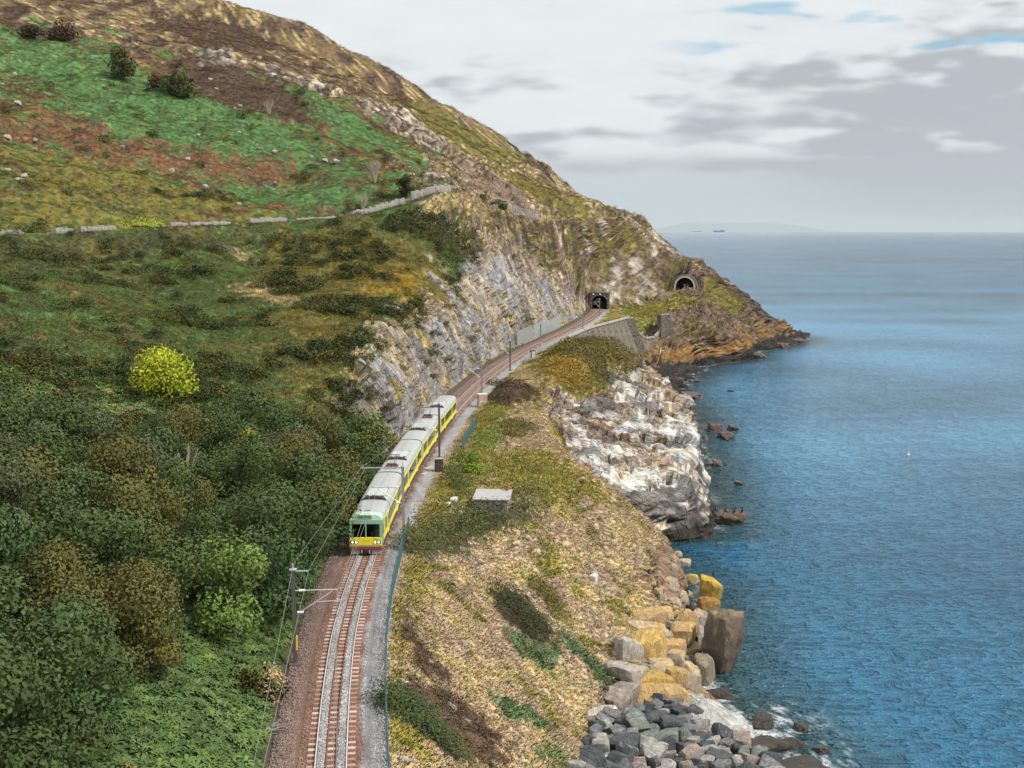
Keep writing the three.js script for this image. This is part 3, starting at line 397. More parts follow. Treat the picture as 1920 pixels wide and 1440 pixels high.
// ---------------------------------------------------------------- sea
{
  const rows = []; for (let d = 40; d < 620; d *= 1.0062) rows.push(d);
  for (let d = 620; d < 140000; d *= 1.06) rows.push(d);
  rows.push(145000);
  const C = 300, P = [], K = [], idx = [], UV = [];
  rows.forEach((d) => {
    const s = d < 600 ? sectionAt(d) : null, x0 = s ? s.x[15] - 18 : -0.8 * d, x1 = 0.62 * d + 60;
    for (let j = 0; j <= C; j++) {
      const t = j / C, x = lerp(x0, x1, s ? t * t * 0.55 + t * 0.45 : t), near = s ? x - s.x[15] : 99, dep = s ? sst(0, 16, near) : 1;
      const a = n3(x * 0.015, d * 0.007, 2), b = n3b(x * 0.12, d * 0.12, 7), c = n3(x * 0.5, d * 0.5, 4), e = n3b(x * 1.3, d * 1.3, 1);
      // clear shallow water over dark rock near the shore, blue farther out, broad wind streaks
      const skySheen = sst(135, 270, d) * sst(1000, 480, d), deep = sst(650, 2400, d), lane = Math.exp(-(((d - 790 - 0.06 * x + 14 * a) / 42) ** 2)) * sst(60, 150, x) + 0.6 * Math.exp(-(((d - 1900 + 0.1 * x) / 260) ** 2));  // pale mid-distance band: sky sheen painted into the water colour
      let r = lerp(0.016, lerp(lerp(0.008, 0.072, skySheen), 0.012, deep), dep), g = lerp(0.06, lerp(lerp(0.118, 0.235, skySheen), 0.085, deep), dep), bl = lerp(0.065, lerp(lerp(0.225, 0.39, skySheen), 0.165, deep), dep);
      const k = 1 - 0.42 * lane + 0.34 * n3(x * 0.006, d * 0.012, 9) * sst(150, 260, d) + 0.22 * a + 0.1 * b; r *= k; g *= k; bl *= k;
      let f = s ? sst(3.4 + 2.4 * b, 0.3, Math.abs(near + 0.9 * b + 0.7 * c)) * sst(-0.1, 0.5, c * 0.55 + e * 0.5 + b * 0.35 + (d < 112 ? 0.25 : -0.08)) : 0;
      if (d < 108 && d > 75) f = Math.max(f, sst(7, 1, Math.abs(near - 2)) * sst(0.15, 0.55, 0.5 * c + 0.5 * e + 0.35 * b));
      f *= d > 112 ? 0.55 : 0.75;
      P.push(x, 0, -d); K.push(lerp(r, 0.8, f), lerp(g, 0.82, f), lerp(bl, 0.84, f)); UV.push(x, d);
    }
  });
  for (let i = 0; i < rows.length - 1; i++) for (let j = 0; j < C; j++) { const a = i * (C + 1) + j; idx.push(a, a + 1, a + C + 1, a + 1, a + C + 2, a + C + 1); }
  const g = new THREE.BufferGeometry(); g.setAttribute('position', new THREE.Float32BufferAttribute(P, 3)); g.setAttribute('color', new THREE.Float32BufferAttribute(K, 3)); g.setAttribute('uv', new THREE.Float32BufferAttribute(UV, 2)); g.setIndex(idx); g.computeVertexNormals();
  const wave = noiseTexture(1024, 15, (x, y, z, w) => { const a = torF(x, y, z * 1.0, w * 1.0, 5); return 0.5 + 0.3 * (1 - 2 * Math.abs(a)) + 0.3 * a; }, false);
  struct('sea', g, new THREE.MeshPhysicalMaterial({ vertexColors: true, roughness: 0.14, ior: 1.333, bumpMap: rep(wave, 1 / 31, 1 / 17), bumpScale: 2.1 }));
}

// ---------------------------------------------------------------- ground cover: bracken, grass, heather
const leafMat = (extra = {}) => new THREE.MeshPhysicalMaterial({ color: col(1, 1, 1), roughness: 0.9, specularIntensity: 0.25, side: THREE.DoubleSide, ...extra });
function soup(tris) { const g = new THREE.BufferGeometry(); g.setAttribute('position', new THREE.Float32BufferAttribute(tris.flat(), 3)); g.computeVertexNormals(); const n = g.attributes.normal; for (let i = 0; i < n.count; i++) { const v = V(n.getX(i), n.getY(i), n.getZ(i)); if (v.y < 0) v.negate(); v.multiplyScalar(0.55).add(V(0, 0.75, 0)).normalize(); n.setXYZ(i, v.x, v.y, v.z); } return g; }
function fernClump() { // arching fronds, 1 m across
  const t = [];
  for (let i = 0; i < 15; i++) {
    const a = i / 15 * 6.283 + rr(-0.3, 0.3), L = rr(0.4, 0.75), up = rr(0.35, 0.8), ca = Math.cos(a), sa = Math.sin(a);
    const at = (s, w) => { const r = L * s, y = up * Math.sin(s * 2.2) * 0.6 + 0.02; return [ca * r - sa * w, y - 0.05 * Math.abs(w) * 4, sa * r + ca * w]; };
    const W = [0.02, 0.085, 0.065, 0.005];
    for (let k = 0; k < 3; k++) { const s0 = k / 3, s1 = (k + 1) / 3; t.push(at(s0, -W[k]), at(s0, W[k]), at(s1, W[k + 1]), at(s0, -W[k]), at(s1, W[k + 1]), at(s1, -W[k + 1])); }
  }
  return soup(t);
}
function grassTuft() { // blades falling to one side, 0.7 m
  const t = [], lean = rr(0.1, 0.4);
  for (let i = 0; i < 20; i++) {
    const a = rr(0, 6.283), r = 0.26 * Math.sqrt(rnd()), x = Math.cos(a) * r, z = Math.sin(a) * r, h = rr(0.22, 0.5), w = rr(0.025, 0.05), dx = rr(-0.3, 0.3) + lean, dz = rr(-0.3, 0.3), q = rr(0, 6.283);
    t.push([x - Math.cos(q) * w, 0, z - Math.sin(q) * w], [x + Math.cos(q) * w, 0, z + Math.sin(q) * w], [x + dx * h * 1.3, h, z + dz * h * 1.3]);
  }
  return soup(t);
}
function shrubClump(n = 70) { // small stiff twigs and leaves in a low dome, 1.1 m across
  const t = [];
  for (let i = 0; i < n; i++) {
    const a = rr(0, 6.283), e = Math.asin(rnd()), r = rr(0.6, 1), x = Math.cos(a) * Math.cos(e) * 0.55 * r, z = Math.sin(a) * Math.cos(e) * 0.55 * r, y = Math.sin(e) * 0.5 * r, s = rr(0.045, 0.1);
    const p = () => [x + rr(-s, s), y + rr(-s, s) * 0.8 + 0.02, z + rr(-s, s)];
    t.push(p(), p(), p());
  }
  return soup(t);
}
const COVER = { // which clump stands on which ground: [kind, clumps per square metre near the camera, size]
  bracken: ['bracken', 6, 0.66], damp: ['bracken', 7, 0.66], fern: ['bracken', 5, 0.55], rust: ['bracken', 5, 0.55], scrub: ['heather', 5, 0.7], olive: ['heather', 4, 0.6], moor: ['heather', 3, 0.55], heather: ['heather', 8, 0.6],
  straw: ['grass', 14, 0.6], tan: ['grass', 18, 0.6], verge: ['grass', 14, 0.75], lush: ['grass', 12, 0.7], teal: ['grass', 14, 0.8], gold: ['heather', 5, 0.7], gorse: ['heather', 5, 0.7], scree: ['grass', 0.7, 0.8], cut: ['grass', 0.10, 0.9], pale: ['grass', 0.08, 0.8], head: ['grass', 0.8, 0.9],
};
function scatterCover(kind) {
  const list = [];
  for (let i = 0; i < G.R - 1; i++) {
    const d = G.rows[i]; if (d < 46 || d > 500) continue;
    const far = 1 / (1 + (d / 230) ** 2), grow = 1 + d / 420;
    for (let j = 0; j < G.C - 1; j++) {
      const a = i * G.C + j, c = COVER[TYPES[G.type[a]]]; if (!c || (c[0] === 'bracken' && d > 135 ? 'fern' : c[0]) !== kind) continue;
      const b = a + 1, e = a + G.C, x = G.P[a * 3], y = G.P[a * 3 + 1]; if (y < 1.2 || Math.abs(x) > 0.47 * d + 8) continue;
      if (G.nr[a * 3] * -x + G.nr[a * 3 + 1] * (43.2 - y) + G.nr[a * 3 + 2] * (d * 1) < -0.15 * d) continue;   // the back of the hill
      const ux = G.P[b * 3] - x, uy = G.P[b * 3 + 1] - y, uz = G.P[b * 3 + 2] + d, vx = G.P[e * 3] - x, vy = G.P[e * 3 + 1] - y, vz = G.P[e * 3 + 2] + d;
      const area = Math.hypot(uy * vz - uz * vy, uz * vx - ux * vz, ux * vy - uy * vx);
      let want = c[1] * far * (kind === 'fern' ? 3.2 : 1.4) * area; let n = Math.floor(want) + (rnd() < want % 1 ? 1 : 0);
      while (n-- > 0) { const s = rnd(), t = rnd(); list.push([x + ux * s + vx * t, y + uy * s + vy * t, -d + uz * s + vz * t, c[2] * grow * rr(0.65, 1.35), G.type[a], G.nr[a * 3], G.nr[a * 3 + 2]]); }
    }
  }
  return list;
}
{
  const up = V(0, 1, 0), q = new THREE.Quaternion(), q2 = new THREE.Quaternion(), m = new THREE.Matrix4(), cc = new THREE.Color();
  for (const [kind, geos, label, tilt] of [
    ['bracken', [fernClump(), fernClump(), fernClump()], 'bracken fronds, green turning rust, covering the hillside', 0.55],
    ['grass', [grassTuft(), grassTuft(), grassTuft()], 'dry straw and green grass on the slopes and verges', 0.7],
    ['fern', [shrubClump(60), shrubClump(60), shrubClump(70)], 'far bracken cover of the hillside, green, olive and rust', 0.7],
    ['heather', [shrubClump(), shrubClump(), shrubClump(60)], 'low dark heather and gorse cover on the hill', 0.6]]) {
    const all = scatterCover(kind), root = top(new THREE.Group(), kind);
    tag(root, label, kind); root.userData.kind = 'stuff';
    geos.forEach((g, w) => {
      const part = all.filter((_, i) => i % geos.length === w), im = new THREE.InstancedMesh(g, leafMat(), part.length);
      part.forEach((o, i) => {
        q.setFromUnitVectors(up, V(o[5] * tilt, 1, o[6] * tilt).normalize());
        // tufts and fronds fall down the slope
        const down = kind === 'grass' ? Math.atan2(-o[6], o[5]) + rr(-0.7, 0.7) : rr(0, 6.283);
        q2.setFromAxisAngle(up, down); q.multiply(q2);
        m.compose(V(o[0], o[1] - 0.03, o[2]), q, V(o[3], o[3] * rr(0.8, 1.2) * (kind === 'grass' ? 0.5 : kind === 'fern' ? 0.6 : 0.8), o[3])); im.setMatrixAt(i, m);
        const odd = rnd(), ty = (kind === 'fern' || kind === 'bracken') && o[4] === T.bracken ? (odd < 0.05 ? T.rust : odd < 0.09 ? T.gold : odd < 0.2 ? T.fern : odd < 0.3 ? T.scrub : o[4]) : o[4] === T.heather ? (odd < 0.18 ? T.gorse : odd < 0.3 ? T.rust : odd < 0.38 ? T.moor : o[4]) : o[4];
        const c = colourAt(ty, o[0], o[1], o[2]), k = kind === 'grass' ? rr(0.88, 1.18) : rr(0.55, 1.5), wv = rr(0.92, 1.12);
        cc.setRGB(Math.min(0.85, c[0] * k * wv), Math.min(0.85, c[1] * k), Math.min(0.8, c[2] * k / wv)); im.setColorAt(i, cc);
      });
      im.name = kind + '_clumps'; im.userData.kind = 'stuff'; im.castShadow = im.receiveShadow = true; root.add(im);
    });
    console.log(kind, all.length);
  }
}

{ // bushes rising out of the bracken: gorse, bramble, young thorn, too many to tell apart
  const bushGeo = () => { const t = [], L = []; for (let i = 0; i < 6; i++) L.push([rr(-0.32, 0.32), rr(0.22, 0.42), rr(-0.32, 0.32), rr(0.24, 0.36)]); for (let i = 0; i < 420; i++) { const l = L[i % 6], a = rr(0, 6.283), e = Math.asin(rr(-0.6, 1)), r = l[3] * rr(0.8, 1.12), c = [l[0] + Math.cos(a) * Math.cos(e) * r, l[1] + Math.sin(e) * r, l[2] + Math.sin(a) * Math.cos(e) * r], s = rr(0.035, 0.075), p = () => c.map((v) => v + rr(-s, s)); t.push(p(), p(), p()); } return soup(t); };
  const spots = [], WOODED = [[-50.99, -95.75], [-44.91, -103.75], [-39.21, -107.25], [-34.18, -114.75], [-29.32, -120.25], [-24.42, -128.75], [-19.31, -133.5], [-16.45, -127.75], [-16.71, -111.25], [-17.2, -97.75], [-17.2, -88.25], [-17.76, -78.75], [-18.64, -71.5], [-20.36, -66.75], [-21, -60.75], [-20.6, -54.5], [-22.31, -46.5], [-32.54, -55.75]];
  for (let k = 0; k < 90000 && spots.length < 5200; k++) {
    const i = Math.floor(rnd() * (G.R - 1)), j = Math.floor(rnd() * G.C), n = i * G.C + j, d = G.rows[i], x = G.P[n * 3]; if (G.vf[n] > 7.6 || d < 52 || d > 400 || Math.abs(x) > 0.47 * d + 6) continue;
    const t = TYPES[G.type[n]], m = n3(x * 0.045, d * 0.045, 21) + 0.5 * n3b(x * 0.16, d * 0.16, 3), w = { bracken: 0.1, gorse: 0.3, scrub: 0.5, rust: -0.25, fern: -0.55, gold: 0, heather: -0.3, olive: -0.15 }[t]; if (w === undefined || m + w < 0.28) continue;
    if (rnd() > 0.8 - d / 900 || inside(WOODED, x, -d)) continue;
    spots.push([x, G.P[n * 3 + 1], -d, rr(0.8, 1.9) * (1 + d / 500) * (t === 'damp' ? 1.2 : 1), t]);
  }
  const root = top(new THREE.Group(), 'scrub_bushes'); tag(root, 'dark gorse and bramble bushes dotted over the bracken slopes', 'bushes'); root.userData.kind = 'stuff';
  const m = new THREE.Matrix4(), q = new THREE.Quaternion(), cc = new THREE.Color(), tones = [[0.062, 0.076, 0.026], [0.078, 0.098, 0.032], [0.105, 0.115, 0.032], [0.06, 0.088, 0.036], [0.13, 0.115, 0.03]];
  [bushGeo(), bushGeo(), bushGeo()].forEach((g, w) => { const part = spots.filter((_, i) => i % 3 === w), im = new THREE.InstancedMesh(g, leafMat(), part.length); part.forEach((o, i) => { q.setFromAxisAngle(V(0, 1, 0), rr(0, 6.28)); m.compose(V(o[0], o[1] - 0.1, o[2]), q, V(o[3] * rr(0.9, 1.4), o[3] * rr(0.7, 1), o[3] * rr(0.9, 1.4))); im.setMatrixAt(i, m); const c = pick(tones), k = rr(0.8, 1.35); im.setColorAt(i, cc.setRGB(c[0] * k, c[1] * k, c[2] * k)); }); im.name = 'bush_clumps'; im.userData.kind = 'stuff'; im.castShadow = im.receiveShadow = true; root.add(im); });
  console.log('bushes', spots.length);
}

// ---------------------------------------------------------------- trees and bushes
reseed(8123);
const barkMat = std(0.10, 0.075, 0.055, 0.95), paleBark = std(0.34, 0.29, 0.23, 0.9);
function crownGeo(R, H, lobes, n, size, base, vary, spread = 0.72) { // leaf sprays on an uneven cluster of lobes
  const L = []; for (let i = 0; i < lobes; i++) { const a = rr(0, 6.283), e = rr(-0.95, 1), r = R * spread * Math.sqrt(rnd()) * (1 - 0.25 * Math.abs(e)); L.push([Math.cos(a) * r, H * (0.49 + 0.33 * e), Math.sin(a) * r, R * rr(0.36, 0.58), rr(0.82, 1.2), rr(0.9, 1.12)]); }
  const pos = [], nor = [], colr = [];
  for (let i = 0; i < n; i++) {
    const l = L[Math.floor(rnd() * L.length)], a = rr(0, 6.283), e = Math.asin(rr(-0.75, 1)), dx = Math.cos(a) * Math.cos(e), dy = Math.sin(e), dz = Math.sin(a) * Math.cos(e), r = l[3] * (rnd() < 0.25 ? rr(0.5, 0.9) : rr(0.88, 1.14));
    const c = V(l[0] + dx * r, l[1] + dy * r * 0.85, l[2] + dz * r), s = size * rr(0.6, 1.4);
    const nn = V(dx + rr(-0.9, 0.9), dy + rr(-0.5, 1.1), dz + rr(-0.9, 0.9)).normalize(), t = V(rr(-1, 1), rr(-1, 1), rr(-1, 1)).cross(nn).normalize(), b = nn.clone().cross(t);
    const p = [c.clone().addScaledVector(t, -s), c.clone().addScaledVector(b, -s * 0.55).addScaledVector(nn, s * 0.2), c.clone().addScaledVector(t, s), c.clone().addScaledVector(b, s * 0.55).addScaledVector(nn, s * 0.2)];
    const k = l[4] * rr(1 - vary, 1 + vary), w = l[5] * rr(0.94, 1.06);
    for (const q of [0, 1, 2, 0, 2, 3]) { pos.push(p[q].x, p[q].y, p[q].z); const m = nn.clone().add(V(dx, dy + 0.2, dz).multiplyScalar(0.8)).normalize(); nor.push(m.x, m.y, m.z); colr.push(Math.min(0.85, base[0] * k * w), Math.min(0.85, base[1] * k), base[2] * k / w); }
  }
  const g = new THREE.BufferGeometry(); g.setAttribute('position', new THREE.Float32BufferAttribute(pos, 3)); g.setAttribute('normal', new THREE.Float32BufferAttribute(nor, 3)); g.setAttribute('color', new THREE.Float32BufferAttribute(colr, 3));
  g.userData.lobes = L; return g;
}
function limb(a, b, r0, r1, n = 6) { const A = V(...a), B = V(...b), d = B.clone().sub(A), g = new THREE.CylinderGeometry(r1, r0, d.length(), n, 1); g.applyQuaternion(new THREE.Quaternion().setFromUnitVectors(V(0, 1, 0), d.clone().normalize())); return g.translate((A.x + B.x) / 2, (A.y + B.y) / 2, (A.z + B.z) / 2); }
function trunkGeo(H, r, lobes) { const f = [0.1 * rr(-1, 1), H * 0.3, 0.1 * rr(-1, 1)], parts = [limb([0, -0.5, 0], f, r, r * 0.75)]; for (const l of lobes) parts.push(limb(f, [l[0] * 0.85, l[1], l[2] * 0.85], r * 0.5, r * 0.14, 5)); return merge(parts); }
const foliage = new THREE.MeshPhysicalMaterial({ vertexColors: true, roughness: 0.75, specularIntensity: 0.3, side: THREE.DoubleSide, transmission: 0.18, thickness: 0 });
function makeTree(name, label, category, R, H, lobes, n, size, base, vary = 0.3, group, bark = barkMat, trunkR = 0.16) {
  const t = thing(name, label, category, [0, 0, 0], 0, group), g = crownGeo(R, H, lobes, n, size, base, vary);
  mesh('trunk', trunkGeo(H, trunkR, g.userData.lobes), bark, t); mesh('crown', g, foliage, t);
  return t;
}
function ground(x, z) { return heightAt(x, -z); }
function setAt(o, x, z, turn, s = 1, sy = s) { o.position.set(x, ground(x, z) - 0.1, z); o.rotation.y = turn; o.scale.set(s, sy, s); return o; }
{
  const KINDS = [
    ['dark blue-green broadleaf tree in the dense wood left of the railway', 'dark blue-green trees of the wood', [0.060, 0.098, 0.030]],
    ['deep green bushy tree in the dense wood left of the railway', 'deep green trees of the wood', [0.075, 0.108, 0.030]],
    ['olive tree with browning leaves in the dense wood left of the railway', 'browning olive trees of the wood', [0.118, 0.112, 0.030]],
    ['grey-green willow-like tree in the dense wood left of the railway', 'grey-green trees of the wood', [0.095, 0.11, 0.048]],
  ];
  const WOOD = [[-50.99, -95.75], [-44.91, -103.75], [-39.21, -107.25], [-34.18, -114.75], [-29.32, -120.25], [-24.42, -128.75], [-19.31, -133.5], [-16.45, -127.75], [-16.71, -111.25], [-17.2, -97.75], [-17.2, -88.25], [-17.76, -78.75], [-18.64, -71.5], [-20.36, -66.75], [-21, -60.75], [-20.6, -54.5], [-22.31, -46.5], [-32.54, -55.75]];
  const bb = [Math.min(...WOOD.map((p) => p[0])), Math.max(...WOOD.map((p) => p[0])), Math.min(...WOOD.map((p) => p[1])), Math.max(...WOOD.map((p) => p[1]))], placed = [], own = [[[-18.2, -76], 4.6], [[-17.61, -71.25], 4.0], [[-16.63, -73.5], 3.6], [[-17.38, -67], 3.2], [[-39.42, -135.5], 4.5], [[-33.54, -115.75], 3.4], [[-35.58, -127.5], 3.4]];
  for (let k = 0; k < 9000 && placed.length < 210; k++) {
    const x = rr(bb[0], bb[1]), z = rr(bb[2], bb[3]); if (!inside(WOOD, x, z) || Math.abs(x) > -0.47 * z + 3) continue;
    if (placed.some((p) => Math.hypot(p[0] - x, p[1] - z) < 3.45) || own.some((p) => Math.hypot(p[0][0] - x, p[0][1] - z) < p[1])) continue;
    placed.push([x, z]);
  }
  const protos = KINDS.map((k) => [0, 1].map(() => null));
  placed.forEach(([x, z]) => {
    const m = n3(x * 0.05, z * 0.05, 2) + rr(-0.55, 0.55), kind = m > 0.5 ? 2 : m > 0.0 ? 1 : m > -0.6 ? 0 : 3, v = rnd() < 0.5 ? 0 : 1, K = KINDS[kind];
    let t = protos[kind][v];
    if (!t) t = protos[kind][v] = makeTree('broadleaf_tree', K[0], 'tree', 3.0 + 0.4 * v, 7.0, 11 + 3 * v, 6400, 0.125, K[2], 0.27, K[1]);
    else { t = t.clone(); t.name = numbered('broadleaf_tree'); scene.add(t); }
    const edge = sst(-60, -95, z) * 0.12, s = rr(0.78, 1.3) - edge; setAt(t, x, z, rr(0, 6.28), s * rr(0.9, 1.1), s);
  });
  console.log('wood', placed.length);
  const one = (name, label, cat, at, ...a) => setAt(makeTree(name, label, cat, ...a), at[0], at[1], rr(0, 6));
  one('broadleaf_tree', 'bright green rounded tree standing out at the wood edge beside the nearest mast', 'tree', [-18.09, -75.5], 3.0, 7.4, 13, 5600, 0.135, [0.155, 0.24, 0.055], 0.35);
  one('bush', 'large vivid yellow-green bush alone on the bracken slope above the wood', 'bush', [-39.42, -135.5], 4.0, 6.4, 26, 6200, 0.17, [0.38, 0.42, 0.03], 0.5);
  one('bush', 'pale lime bush at the upper edge of the wood, below the vivid yellow one', 'bush', [-27, -118.25], 2.2, 4.4, 8, 1800, 0.18, [0.26, 0.25, 0.045], 0.3);
  one('bush', 'soft yellow-green bush just downhill of the pale lime bush', 'bush', [-24.02, -115.25], 2.1, 4.2, 8, 1700, 0.18, [0.20, 0.22, 0.05], 0.3);
  one('broadleaf_tree', 'green and gold tree leaning against the foot of the cutting beside the train', 'tree', [-17.5, -139.75], 3.4, 7.6, 12, 3600, 0.19, [0.10, 0.12, 0.022], 0.4);
  one('bush', 'yellow-tinged bush between the wood and the second carriage', 'bush', [-17.3, -119], 2.0, 3.6, 7, 1500, 0.18, [0.17, 0.15, 0.022], 0.35);
  one('bush', 'rounded green bush with a bright side on the bank right of the cabinet', 'bush', [-4.88, -138.25], 1.7, 2.9, 7, 1900, 0.13, [0.16, 0.24, 0.03], 0.3);
  // hillside trees, far up
  one('hillside_tree', 'tall twiggy tree at the edge of the fern field, dark below and green on top', 'tree', [-116.38, -367.75], 4.2, 11, 12, 1500, 0.4, [0.075, 0.072, 0.022], 0.35);
  one('hillside_tree', 'round dark tree, rightmost of the three on the fern field', 'tree', [-98.15, -360.5], 5.2, 9.5, 14, 2200, 0.42, [0.075, 0.085, 0.024], 0.35);
  one('hillside_tree', 'sparse reddish bush between two trees on the fern field', 'bush', [-106.68, -364.25], 3.2, 6, 8, 700, 0.34, [0.10, 0.062, 0.03], 0.35);
  one('hillside_bush', 'dark maroon thicket at the top left edge of the fern field', 'bush', [-144.63, -394.5], 5.2, 6.5, 9, 1300, 0.42, [0.07, 0.036, 0.022], 0.3);
  one('hillside_bush', 'dark thicket left of the maroon one, at the frame edge of the hill', 'bush', [-151.96, -391.5], 4.0, 4.5, 7, 800, 0.42, [0.06, 0.04, 0.02], 0.3);
  one('hillside_bush', 'dark upright bush above the stone wall bend', 'bush', [-25.77, -296.25], 2.5, 6, 7, 900, 0.3, [0.052, 0.05, 0.02], 0.3);
  one('path_bush', 'dense round green bush beside the white path fence', 'bush', [-3.84, -363], 3.4, 5.2, 8, 1500, 0.34, [0.055, 0.095, 0.025], 0.25);
  // pale leafless shrubs
  const bare = (label, at, H, n, spread) => { const t = thing('bare_shrub', label, 'bush'), g = []; for (let i = 0; i < n; i++) { const a = rr(0, 6.28), r = rr(0.2, 1) * spread; const m = [Math.cos(a) * r * 0.5, H * 0.5, Math.sin(a) * r * 0.5], e = [Math.cos(a) * r, H * rr(0.75, 1), Math.sin(a) * r]; g.push(limb([rr(-0.2, 0.2), -0.3, rr(-0.2, 0.2)], m, 0.09, 0.06, 4), limb(m, e, 0.06, 0.025, 4), limb(m, [e[0] + rr(-0.6, 0.6), e[1] * 0.92, e[2] + rr(-0.6, 0.6)], 0.05, 0.02, 4)); } mesh('stem', merge(g), paleBark, t); setAt(t, at[0], at[1], 0); };
  bare('taller pale leafless shrub on the hill above the wall', [-34.91, -308.5], 6, 26, 2.4);
  bare('low whitish leafless shrub close behind the wall', [-35.56, -288.75], 3.6, 24, 2.2);
  bare('thin bleached shrub standing in the fern field', [-71.23, -359.25], 6, 16, 2.0);
  bare('pale branched dead shrub showing through the wood canopy', [-27.85, -99.75], 6.0, 8, 1.8);
}
// thickets: low masses of one kind of growth, lying along the ground
function thicket(name, label, cat, spots, n, size, base, vary = 0.35, flat = 1.15) {
  const t = thing(name, label, cat), pos = [], nor = [], colr = [], wood = 0;
  const tot = spots.reduce((s, p) => s + p[1] * p[1], 0);
  for (const [p, r] of spots) {
    const gy = ground(p[0], p[1]), tone = rr(0.85, 1.15);
    mesh('stem', limb([p[0], gy - 0.3, p[1]], [p[0] + rr(-0.3, 0.3), gy + r * 0.5, p[1] + rr(-0.3, 0.3)], 0.07, 0.03, 5), barkMat, t);
    for (let i = 0; i < n * r * r / tot; i++) {
      const a = rr(0, 6.283), e = Math.asin(rr(-0.15, 1)), q = r * (rnd() < 0.25 ? rr(0.5, 0.9) : rr(0.85, 1.15)) * (1 + 0.2 * n3(p[0] + Math.cos(a) * 2, e * 2, p[1] + Math.sin(a) * 2)), dx = Math.cos(a) * Math.cos(e), dy = Math.sin(e), dz = Math.sin(a) * Math.cos(e);
      const x = p[0] + dx * q, z = p[1] + dz * q, c = V(x, Math.max(lerp(gy, ground(x, z), 0.75), ground(x, z)) + 0.15 + dy * q * flat, z), s = size * rr(0.6, 1.4), nn = V(dx + rr(-0.9, 0.9), dy + rr(-0.3, 1.2), dz + rr(-0.9, 0.9)).normalize(), u = V(rr(-1, 1), rr(-1, 1), rr(-1, 1)).cross(nn).normalize(), w = nn.clone().cross(u);
      const v4 = [c.clone().addScaledVector(u, -s), c.clone().addScaledVector(w, -s * 0.5), c.clone().addScaledVector(u, s), c.clone().addScaledVector(w, s * 0.5)], k = tone * rr(1 - vary, 1 + vary), h = rr(0.92, 1.1), m = nn.clone().multiplyScalar(0.6).add(V(dx * 0.5, dy * 0.5 + 0.4, dz * 0.5)).normalize();
      for (const j of [0, 1, 2, 0, 2, 3]) { pos.push(v4[j].x, v4[j].y, v4[j].z); nor.push(m.x, m.y, m.z); colr.push(Math.min(0.85, base[0] * k * h), Math.min(0.85, base[1] * k), base[2] * k / h); }
    }
  }
  const g = new THREE.BufferGeometry(); g.setAttribute('position', new THREE.Float32BufferAttribute(pos, 3)); g.setAttribute('normal', new THREE.Float32BufferAttribute(nor, 3)); g.setAttribute('color', new THREE.Float32BufferAttribute(colr, 3));
  mesh('foliage', g, foliage, t); return t;
}
